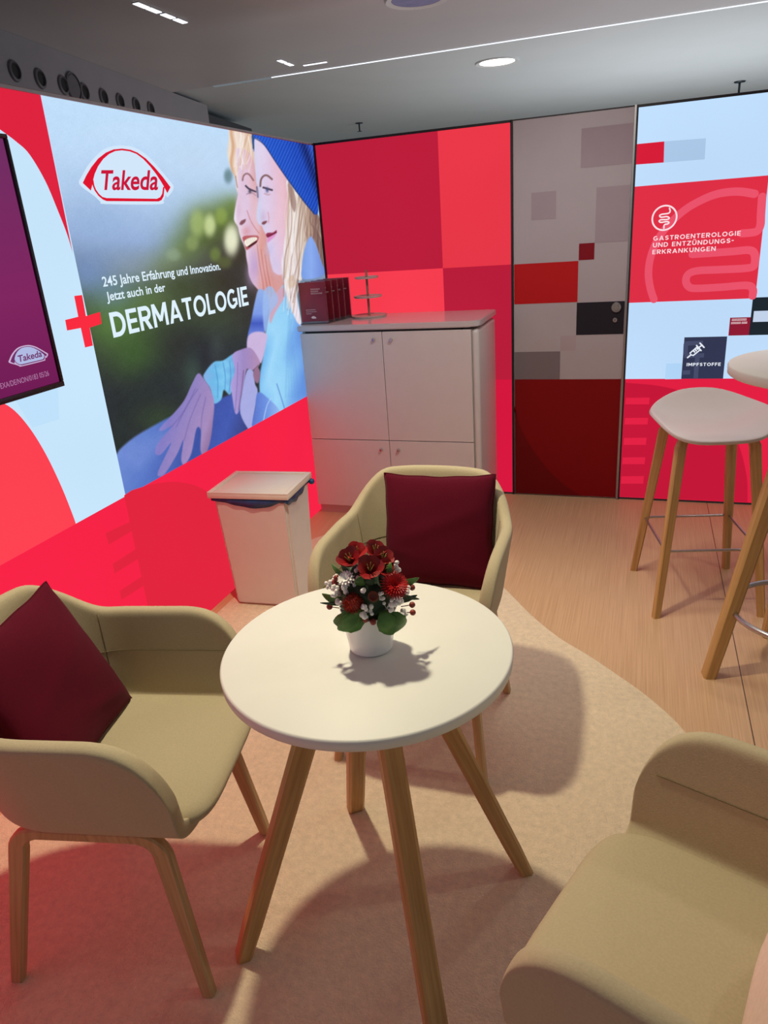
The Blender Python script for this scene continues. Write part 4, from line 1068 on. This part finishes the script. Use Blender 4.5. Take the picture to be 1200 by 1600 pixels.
def armchair(label, x, y, rz, group):
    t = thing('armchair', label, 'armchair', (x, y, 0.0012), rz, group)
    o = obj('shell', shell_bm(), khaki, t, 180)
    s_ = o.modifiers.new('padding', 'SOLIDIFY'); s_.thickness = 0.036; s_.offset = 0.0
    sub = o.modifiers.new('smooth', 'SUBSURF'); sub.levels = 1; sub.render_levels = 2
    obj('seat', pad(bmesh.new(), 0.240, 0.211, 0.428, 0.472, cx=0.046, n=5.5), khaki, t, 60)
    # seams along the inside of the shell
    for ta in (0.02,):
        P_ = []
        for i in range(61):
            tt = 0.035 + 0.93 * i / 60; px_, py_ = plan(tt, 0.585); nx, ny = -(px_ - 0.02), -py_; l = math.hypot(nx, ny)
            if tt < 0.25 or tt > 0.75: nx, ny, l = 0, -py_, abs(py_)
            P_.append((px_ + nx / l * 0.0185, py_ + ny / l * 0.0185, 0.585))
        obj('seam', tube(bmesh.new(), P_, 0.0014, 6), khaki_d, t, 180)
    for tt in (0.31, 0.69):
        P_ = []
        for i in range(12):
            z = 0.47 + (rim(tt) - 0.014 - 0.47) * i / 11; px_, py_ = plan(tt, z); nx, ny = -(px_ - 0.02), -py_; l = math.hypot(nx, ny); P_.append((px_ + nx / l * 0.0185, py_ + ny / l * 0.0185, z))
        obj('seam', tube(bmesh.new(), P_, 0.0013, 6), khaki_d, t, 180)
    for sy_ in (-1, 1):
        for fx in (-1, 1):
            tx = 0.150 if fx < 0 else 0.175
            P_ = [(0.012, sy_ * 0.192, 0.404), (fx * (tx - 0.05), sy_ * 0.192, 0.404)] if fx > 0 else [(0.012, sy_ * 0.192, 0.404), (fx * (tx - 0.05), sy_ * 0.192, 0.404)]
            wd = [0.026, 0.027]
            for i in range(1, 7):
                a = i / 6 * (PI / 2 - 0.12); P_.append((fx * (tx - 0.05 + 0.05 * math.sin(a)), sy_ * 0.1925, 0.404 - 0.05 * (1 - math.cos(a)))); wd.append(0.028 + 0.012 * i / 6)
            bx2, bz2 = P_[-1][0], P_[-1][2]
            for i in range(1, 9):
                g = i / 8; P_.append((bx2 + (fx * 0.227 - bx2) * g, sy_ * (0.1925 + (0.227 - 0.1925) * g), bz2 * (1 - g))); wd.append(0.040 - 0.011 * g)
            bm = bmesh.new(); bar(bm, P_, wd, 0.024, (0, 1, 0))
            for v in bm.verts:
                if v.co.z < 0.010: v.co.z = 0.0
            along(obj('leg', bm, ash, t, 35), Vector(P_[8]) - Vector(P_[-1]))
    return t


CH = dict(left=(0.6735, -3.0435, 0.1998), back=(1.1602, -2.2136, -1.5556), right=(1.942, -3.272, 2.775))
armchair('khaki armchair at the left edge with dark red cushion, beside the red wall', *CH['left'], 'khaki armchairs around the low table')
armchair('khaki armchair behind the flowers facing the viewer, in front of the white cupboard', *CH['back'], 'khaki armchairs around the low table')
armchair('khaki armchair cut off by the lower right corner, holding a pale pink cushion', *CH['right'], 'khaki armchairs around the low table')


# ------------------------------------------------------------------ cushions
def cushion(label, chair, centre, size, tilt, roll, yaw, material, seed=0, thick=0.055):
    rng = random.Random(seed); N = 44; bm = bmesh.new(); ph = [rng.uniform(0, 6.28) for _ in range(8)]
    S = {}
    for sd in (1, -1):
        for i in range(N + 1):
            for j in range(N + 1):
                u, v = -1 + 2 * i / N, -1 + 2 * j / N; edge = i in (0, N) or j in (0, N)
                if edge and sd < 0: S[(sd, i, j)] = S[(1, i, j)]; continue
                pu, pv = u * (1 - 0.055 * (1 - v * v)), v * (1 - 0.055 * (1 - u * u))
                k = (max(0, 1 - u * u) * max(0, 1 - v * v)) ** 0.42
                wz = 0.006 * math.sin(3 * u + 2 * v + ph[0]) * k + 0.007 * math.exp(-((v + 0.55 + 0.25 * u) / 0.10) ** 2) * k * (0.5 + 0.5 * math.sin(3 * u + ph[1])) + 0.004 * math.exp(-((v - 0.1 - 0.4 * u) / 0.16) ** 2) * k
                eu_ = 0.006 * math.sin(11 * v + ph[3]) * (abs(u) ** 6); ev_ = 0.006 * math.sin(10 * u + ph[4]) * (abs(v) ** 6)
                S[(sd, i, j)] = bm.verts.new((sd * thick * k + wz, (pu + eu_) * size / 2, (pv + ev_) * size / 2))
        for i in range(N):
            for j in range(N): bm.faces.new((S[(sd, i, j)], S[(sd, i + 1, j)], S[(sd, i + 1, j + 1)], S[(sd, i, j + 1)]))
    rimv = [S[(1, i, 0)].co.copy() for i in range(N)] + [S[(1, N, j)].co.copy() for j in range(N)] + [S[(1, N - i, N)].co.copy() for i in range(N)] + [S[(1, 0, N - j)].co.copy() for j in range(N)]
    cx_, cy_, ca = CH[chair]; c, s = math.cos(ca), math.sin(ca)
    t = thing('cushion', label, 'cushion', (cx_ + c * centre[0] - s * centre[1], cy_ + s * centre[0] + c * centre[1], centre[2]), 0)
    t.rotation_euler = (Matrix.Rotation(ca + yaw, 3, 'Z') @ Matrix.Rotation(-tilt, 3, 'Y') @ Matrix.Rotation(roll, 3, 'X')).to_euler()
    obj('cover', bm, material, t, 180)
    obj('edge_seam', tube(bmesh.new(), rimv, 0.0022, 6, closed=True), material, t, 180)
    return t


wine = mat('dark red cushion cloth', (84, 4, 28), 0.9, 0.08, 200, sheen=0.03, spec=0.15)
pink = mat('pale pink cushion cloth', (236, 208, 192), 0.85, 0.04, 120, bump=0.12, bscale=300, sheen=0.2, spec=0.15)
cushion('dark red square cushion leaning in the armchair at the left edge', 'left', (-0.120, -0.004, 0.637), 0.365, 0.42, 0.0, 0.0, wine, 2)
cushion('dark red square cushion upright in the armchair behind the flowers', 'back', (-0.125, 0.034, 0.640), 0.355, 0.30, 0.02, 0.0, wine, 5)
cushion('pale pink cushion leaning in the armchair at the lower right', 'right', (-0.112, 0.02, 0.635), 0.36, 0.40, 0.0, 0.0, pink, 9)

# ------------------------------------------------------------------ flowers in a white pot
TT = 0.7387; FX, FY = 1.2720, -2.9180
fl = thing('flower_arrangement', 'small bouquet of red and white flowers in a white pot on the round table', 'flowers', (FX, FY, TT))
vd = Vector((FX - CAM_P[0], FY - CAM_P[1], 0)).normalized(); side = Vector((vd.y, -vd.x, 0))


def at(u, v, off=0.0):
    """a point read off the photo, on the upright plane through the pot, moved 'off' towards the viewer; local to the pot"""
    d = ray(u, v); nx = np.array([vd.x, vd.y, 0]); p0 = np.array([FX, FY, TT]) - nx * off
    t = ((p0 - CAM_P) @ nx) / (d @ nx); p = CAM_P + d * t; return Vector((p[0] - FX, p[1] - FY, p[2] - TT))


obj('pot', lathe(bmesh.new(), [(0, 0.0), (0.040, 0.0), (0.044, 0.003), (0.050, 0.045), (0.0555, 0.085), (0.0565, 0.090), (0.0545, 0.090), (0.049, 0.060), (0, 0.058)], 48), mat('white ceramic', (240, 238, 236), 0.25, 0.01, 30, coat=0.3), fl, 40)
bm = bmesh.new(); bmesh.ops.create_icosphere(bm, subdivisions=4, radius=1, matrix=Matrix.Translation((0, 0, 0.128)) @ Matrix.Diagonal((0.058, 0.058, 0.060, 1)))
for v in bm.verts: v.co += Vector((math.sin(v.co.y * 180), math.sin(v.co.z * 160), math.sin(v.co.x * 170))) * 0.004
leaf_m = mat('leaf green', (74, 118, 46), 0.45, 0.25, 60, bump=0.2, bscale=40)
leaf_d = mat('dark foliage', (34, 58, 30), 0.6, 0.3, 60)
obj('foliage', bm, leaf_d, fl, 180)


def frame(direction, up=Vector((0, 0, 1))):
    z = Vector(direction).normalized(); x = up.cross(z)
    if x.length < 1e-3: x = Vector((1, 0, 0))
    x.normalize(); y = z.cross(x); return Matrix(((x.x, y.x, z.x, 0), (x.y, y.y, z.y, 0), (x.z, y.z, z.z, 0), (0, 0, 0, 1)))


def petal(bm, M, length, width, lift, curl=0.0, n=6, point=1.0):
    """petal lying along local x, rising by lift"""
    rows = []
    for i in range(n + 1):
        f = i / n; wdt = width * (math.sin(PI * min(1, (0.10 + 0.90 * f) ** 0.8)) ** 0.7 if i < n else 0.12 * point) * 0.5 if point == 1.0 else width * 0.5 * math.sin(PI * (0.14 + 0.80 * f)) ** 0.55 * (0.45 if i == n else 1); r_ = length * f; z = lift * f - curl * f * f
        rows.append([bm.verts.new(M @ Vector((r_, y * wdt, z + 0.18 * wdt * abs(y)))) for y in (-1, -0.5, 0, 0.5, 1)])
    for a, b_ in zip(rows, rows[1:]):
        for k in range(4): bm.faces.new((a[k], a[k + 1], b_[k + 1], b_[k]))


red_p = mat('red petal', (176, 14, 16), 0.5, 0.25, 50, sheen=0.1); deep_p = mat('deep red petal', (140, 10, 16), 0.5, 0.3, 50)
orange_p = mat('rust petal', (158, 42, 20), 0.6, 0.3, 60); white_p = mat('white petal', (246, 244, 238), 0.5, 0.04, 60); rust = mat('rust berry', (138, 52, 40), 0.35, 0.15, 60)
yel = mat('yellow green bud', (150, 140, 70), 0.6, 0.2, 60)
# alstroemerias at the top
for (u, v, off, s) in ((546, 874, 0.02, 0.030), (557, 864, 0.0, 0.028), (578, 889, 0.045, 0.033), (586, 861, -0.01, 0.028), (598, 872, 0.01, 0.028), (600, 889, 0.03, 0.026)):
    p = at(u, v, off); dirn = (p - Vector((0, 0, 0.06))).normalized() - vd * 0.5; F = Matrix.Translation(p) @ frame(dirn); bm = bmesh.new()
    for k in range(6): petal(bm, F @ Matrix.Rotation(k * PI / 3 + u, 4, 'Z') @ Matrix.Translation((0, 0, -s * 0.55)), s * (0.72 if k % 2 else 0.82), s * 0.92, s * 1.25, 0.35 * s, 7, 5.0)
    o = obj('lily_bloom', bm, red_p if int(u) % 2 else deep_p, fl, 180)
    bm = bmesh.new()
    for k in range(5): tube(bm, [F @ Vector((0, 0, -s * 0.4)), F @ Vector((s * 0.2 * math.cos(k * 1.26), s * 0.2 * math.sin(k * 1.26), s * 0.5))], 0.0008, 5)
    obj('stamens', bm, yel, o, 180)
# large red aster
p = at(616, 915, 0.055); F = Matrix.Translation(p) @ frame(-vd * 0.75 + side * 0.35 + Vector((0, 0, 0.75))); bm = bmesh.new()
for ring, (n_, ln, lf) in enumerate(((30, 0.030, 0.004), (28, 0.026, 0.010), (22, 0.021, 0.015), (16, 0.015, 0.017), (10, 0.009, 0.016))):
    for k in range(n_): petal(bm, F @ Matrix.Rotation(2 * PI * k / n_ + ring * 0.3, 4, 'Z'), ln, 0.0052, lf, 0.002, 4)
obj('aster_bloom', bm, mat('aster red', (188, 12, 18), 0.55, 0.2, 60), fl, 180)
# rust pompon
p = at(551, 942, 0.060); bm = bmesh.new(); bmesh.ops.create_icosphere(bm, subdivisions=2, radius=0.0165, matrix=Matrix.Translation(p))
for k in range(150):
    zz = 1 - 2 * (k + 0.5) / 150; rr = math.sqrt(1 - zz * zz); an = k * 2.39996; d = Vector((rr * math.cos(an), rr * math.sin(an), zz))
    petal(bm, Matrix.Translation(p + d * 0.0135) @ frame(d.orthogonal().cross(d) * 0.2 + d.orthogonal(), d) @ Matrix.Rotation(PI / 2, 4, 'Z'), 0.0085, 0.0048, 0.0, 0.0, 3)
obj('pompon_bloom', bm, orange_p, fl, 180)
# white chrysanthemum
p = at(541, 905, 0.045); F = Matrix.Translation(p) @ frame(-vd * 0.6 - side * 0.3 + Vector((0, 0, 0.8))); bm = bmesh.new()
for ring, (n_, ln, lf) in enumerate(((14, 0.018, 0.003), (12, 0.015, 0.008), (8, 0.010, 0.010))):
    for k in range(n_): petal(bm, F @ Matrix.Rotation(2 * PI * k / n_ + ring * 0.4, 4, 'Z'), ln, 0.0070, lf, 0.001, 4)
obj('chrysanthemum_bloom', bm, white_p, fl, 180)
# seed cup
p = at(583, 932, 0.065); bm = lathe(bmesh.new(), [(0.004, -0.008), (0.009, 0.0), (0.0105, 0.006), (0.008, 0.007), (0.006, 0.003), (0, 0.002)], 14, Matrix.Translation(p) @ frame(-vd + Vector((0, 0, 0.5))))
obj('seed_cup', bm, mat('brown seed cup', (112, 50, 30), 0.6, 0.2, 60), fl, 60)
# berries
for (u, v, off) in ((515, 948, 0.02), (644, 918, 0.0), (644, 945, 0.02), (645, 957, 0.03), (583, 972, 0.068), (571, 968, 0.066), (526, 903, 0.03), (523, 910, 0.03)):
    p = at(u, v, off); bm = bmesh.new(); bmesh.ops.create_uvsphere(bm, u_segments=14, v_segments=10, radius=0.0062, matrix=Matrix.Translation(p)); tube(bm, [p, p * 0.75 + Vector((0, 0, 0.02))], 0.0010, 5)
    obj('berry', bm, rust, fl, 180)
# small white filler blossoms
rg = random.Random(11)
for (u, v, off, n_, sp) in ((526, 923, 0.04, 8, 7), (541, 921, 0.05, 6, 5), (513, 914, 0.02, 5, 6), (574, 953, 0.070, 9, 8), (569, 962, 0.070, 6, 5), (608, 946, 0.062, 8, 8), (618, 940, 0.06, 7, 7), (626, 938, 0.05, 5, 5), (616, 883, 0.02, 5, 5), (621, 892, 0.02, 4, 4),
                        (634, 922, 0.03, 5, 5), (631, 955, 0.03, 4, 5), (615, 963, 0.05, 2, 3), (596, 931, 0.06, 5, 5), (568, 922, 0.06, 3, 2.5), (557, 909, 0.04, 4, 6), (520, 905, 0.02, 4, 6), (560, 888, 0.02, 3, 4), (528, 940, 0.05, 3, 4)):
    bm = bmesh.new(); c0 = at(u, v, off)
    for k in range(n_):
        p = at(u + rg.uniform(-sp, sp), v + rg.uniform(-sp, sp), off + rg.uniform(-0.006, 0.008)); bmesh.ops.create_icosphere(bm, subdivisions=2, radius=rg.uniform(0.0030, 0.0050), matrix=Matrix.Translation(p) @ Matrix.Diagonal((1, 1, rg.uniform(0.9, 1.3), 1)))
        tube(bm, [p, c0 * 0.85 + Vector((0, 0, 0.008))], 0.0006, 4)
    obj('filler_blossom', bm, white_p, fl, 180)


def leaf(p0, p1, width, bow=0.01, material=leaf_m, ruf=0.0):
    a, b_ = Vector(p0), Vector(p1); ax = (b_ - a); L = ax.length; ax.normalize(); sd = ax.cross(-vd)
    if sd.length < 1e-3: sd = side.copy()
    sd.normalize(); nr = sd.cross(ax); bm = bmesh.new(); rows = []; n = 10
    for i in range(n + 1):
        f = i / n; wdt = width / 2 * max(0.03, math.sin(PI * (0.06 + 0.92 * f)) ** 0.75); c0 = a + ax * L * f + nr * bow * math.sin(PI * f)
        wdt *= 1 + ruf * math.sin(i * 2.4); rows.append([bm.verts.new(c0 + sd * wdt * y + nr * (0.12 * wdt * abs(y))) for y in (-1, -0.5, 0, 0.5, 1)])
    for r0_, r1_ in zip(rows, rows[1:]):
        for k in range(4): bm.faces.new((r0_[k], r0_[k + 1], r1_[k + 1], r1_[k]))
    o = obj('leaf', bm, material, fl, 180); s2 = o.modifiers.new('thickness', 'SOLIDIFY'); s2.thickness = 0.0008


leaf(at(574, 958, 0.055), at(521, 972, 0.055), 0.050, 0.012, ruf=0.06); leaf(at(562, 955, 0.060), at(528, 984, 0.066), 0.036, 0.010, ruf=0.05)
leaf(at(596, 958, 0.058), at(632, 978, 0.045), 0.052, 0.012, ruf=0.06); leaf(at(598, 955, 0.062), at(613, 992, 0.066), 0.040, 0.008, ruf=0.05)
leaf(at(545, 940, 0.02), at(503, 928, 0.01), 0.018); leaf(at(545, 944, 0.03), at(500, 942, 0.02), 0.007, 0.002, leaf_d); leaf(at(545, 905, 0.0), at(518, 881, -0.01), 0.010)
leaf(at(548, 900, 0.01), at(533, 880, 0.0), 0.010, 0.004, leaf_d); leaf(at(610, 912, 0.0), at(655, 903, -0.02), 0.016); leaf(at(615, 925, 0.02), at(655, 936, 0.0), 0.009, 0.004, leaf_d); leaf(at(618, 940, 0.02), at(652, 930, 0.0), 0.012, 0.004, leaf_d)
leaf(at(575, 915, 0.055), at(580, 900, 0.06), 0.016, 0.004, leaf_d); leaf(at(560, 915, 0.05), at(565, 900, 0.055), 0.020, 0.004); leaf(at(606, 900, 0.03), at(610, 878, 0.03), 0.012)

# ------------------------------------------------------------------ ceiling fittings and painted ceiling reflections
white_paint = mat('white paint', (226, 226, 226), 0.4, 0.01, 20)


def downlight(label, x, y, z, r, lit):
    t = thing('recessed_downlight', label, 'ceiling light', (x, y, z))
    obj('trim_ring', lathe(bmesh.new(), [(r * 0.80, 0.0), (r * 0.80, -0.004), (r * 0.97, -0.010), (r, -0.004), (r, 0.0)], 64), white_paint, t, 40)
    obj('diffuser', lathe(bmesh.new(), [(0, -0.003), (r * 0.80, -0.003), (r * 0.80, 0.0), (0, 0.0)], 64), lit, t, 40)
    return t


downlight('lit round downlight in the white ceiling beyond the back wall', 0.625, 2.16 * 1.01, CEIL + 0.03, 0.165, glow('downlight glow', (255, 252, 240), 4.0))
downlight('round downlight with purple tinted glass, cut by the top edge of the photo', 0.590, 0.130, CEIL, 0.165, mat('violet glass', (150, 140, 190), 0.2, 0.1, 20))
lamp('downlight_beam', 'SPOT', (0.63, 2.18, 2.60), 40, (1, 0.97, 0.92), (0.63, 2.18, 0), size=0.12, angle=120, blend=0.7)
reflection_m = glow('reflection glow', (240, 244, 255), 1.6)  # glowing bars imitate reflections in the glossy ceiling, they are no lamps
dimm = mat('reflection edge', (190, 186, 190), 0.4)
for lab, x, y, along, segs in (('row of short painted reflections in the dark ceiling above the left wall', -0.578, -0.36, 'y', (-0.20, -0.10, 0.02, 0.13)), ('pair of small painted reflections in the ceiling at the left end of the light line', -0.577, 1.02, 'y', (-0.06, 0.05)),
                               ('short painted reflection in the ceiling just in front of the light line', -0.42, 1.17, 'x', (-0.05, 0.03))):
    t = thing('painted_reflection', lab, 'ceiling light', (x, y, CEIL))
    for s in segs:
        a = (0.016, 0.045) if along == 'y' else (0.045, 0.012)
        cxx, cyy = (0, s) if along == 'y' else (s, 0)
        obj('reflection_edge', B(cxx - a[0] - 0.004, cxx + a[0] + 0.004, cyy - a[1] - 0.004, cyy + a[1] + 0.004, -0.003, 0.0), dimm, t)
        obj('tube', B(cxx - a[0], cxx + a[0], cyy - a[1], cyy + a[1], -0.006, -0.003), reflection_m, t)  # no real tube: the bar's glow paints the reflection


def sprinkler(label, u, v, s):
    z = CEIL + 0.03; x, y = FL(u, v, z); t = thing('fire_sprinkler', label, 'sprinkler', (x, y, z))
    dk_ = mat('dark sprinkler metal', (52, 58, 66), 0.4, 0.05, 40, metal=0.6)
    obj('rosette', lathe(bmesh.new(), [(0, -0.014 * s), (0.05 * s, -0.012 * s), (0.058 * s, -0.002 * s), (0.058 * s, 0), (0, 0)], 28), dk_, t, 40)
    obj('stem', lathe(bmesh.new(), [(0, -0.11 * s), (0.011 * s, -0.11 * s), (0.011 * s, 0), (0, 0)], 14), dk_, t, 40)
    obj('deflector', lathe(bmesh.new(), [(0, -0.118 * s), (0.034 * s, -0.116 * s), (0.034 * s, -0.110 * s), (0, -0.108 * s)], 20), dk_, t, 40)


sprinkler('small dark ceiling sprinkler above the right lightbox', 1156, 127, 0.95)
sprinkler('small dark ceiling sprinkler above the dark red panel', 561, 192, 0.75)

noz_r = mat('nozzle ring', (112, 106, 112), 0.5); noz_h = mat('nozzle throat', (34, 30, 34), 0.6)
names8 = ['first', 'second', 'third', 'fourth', 'fifth', 'sixth', 'seventh', 'eighth']
Mn = bk @ Matrix(((1, 0, 0, 0), (0, 0, 1, 0), (0, -1, 0, 0), (0, 0, 0, 1)))
n3 = Vector((nrm.x, nrm.y, 0)); base3 = Vector((-1.383, -0.620, 2.6))


def on_bulk(u, v):
    d = Vector(ray(u, v)); o_ = Vector(CAM_P); return o_ + d * ((base3 - o_).dot(n3) / d.dot(n3))


for i, (u, v) in enumerate(((22, 111), (62, 123), (98, 133), (131, 144), (161, 152), (187, 159), (212, 165), (235, 171))):
    p = on_bulk(u, v); t = thing('air_nozzle', names8[i] + ' round air nozzle from the left along the grey bulkhead', 'air nozzle', p, 0, 'air nozzles along the bulkhead')
    t.rotation_euler = frame(n3).to_euler()
    obj('ring', lathe(bmesh.new(), [(0.036, 0.0), (0.038, 0.014), (0.048, 0.010), (0.052, 0.0)], 28), noz_r, t, 40)
    obj('throat', lathe(bmesh.new(), [(0, 0.004), (0.037, 0.004), (0.037, 0.0), (0, 0.0)], 28), noz_h, t, 40)
p = on_bulk(114, 136); t = thing('ceiling_speaker', 'larger round grey cover between the third and fourth air nozzles', 'speaker', p); t.rotation_euler = frame(n3).to_euler()
obj('cover', lathe(bmesh.new(), [(0, 0.008), (0.062, 0.008), (0.066, 0.004), (0.066, 0.0), (0, 0.0)], 36), noz_r, t, 40)
obj('ring', lathe(bmesh.new(), [(0.070, 0.0), (0.070, 0.012), (0.076, 0.012), (0.080, 0.0)], 36), noz_r, t, 40)
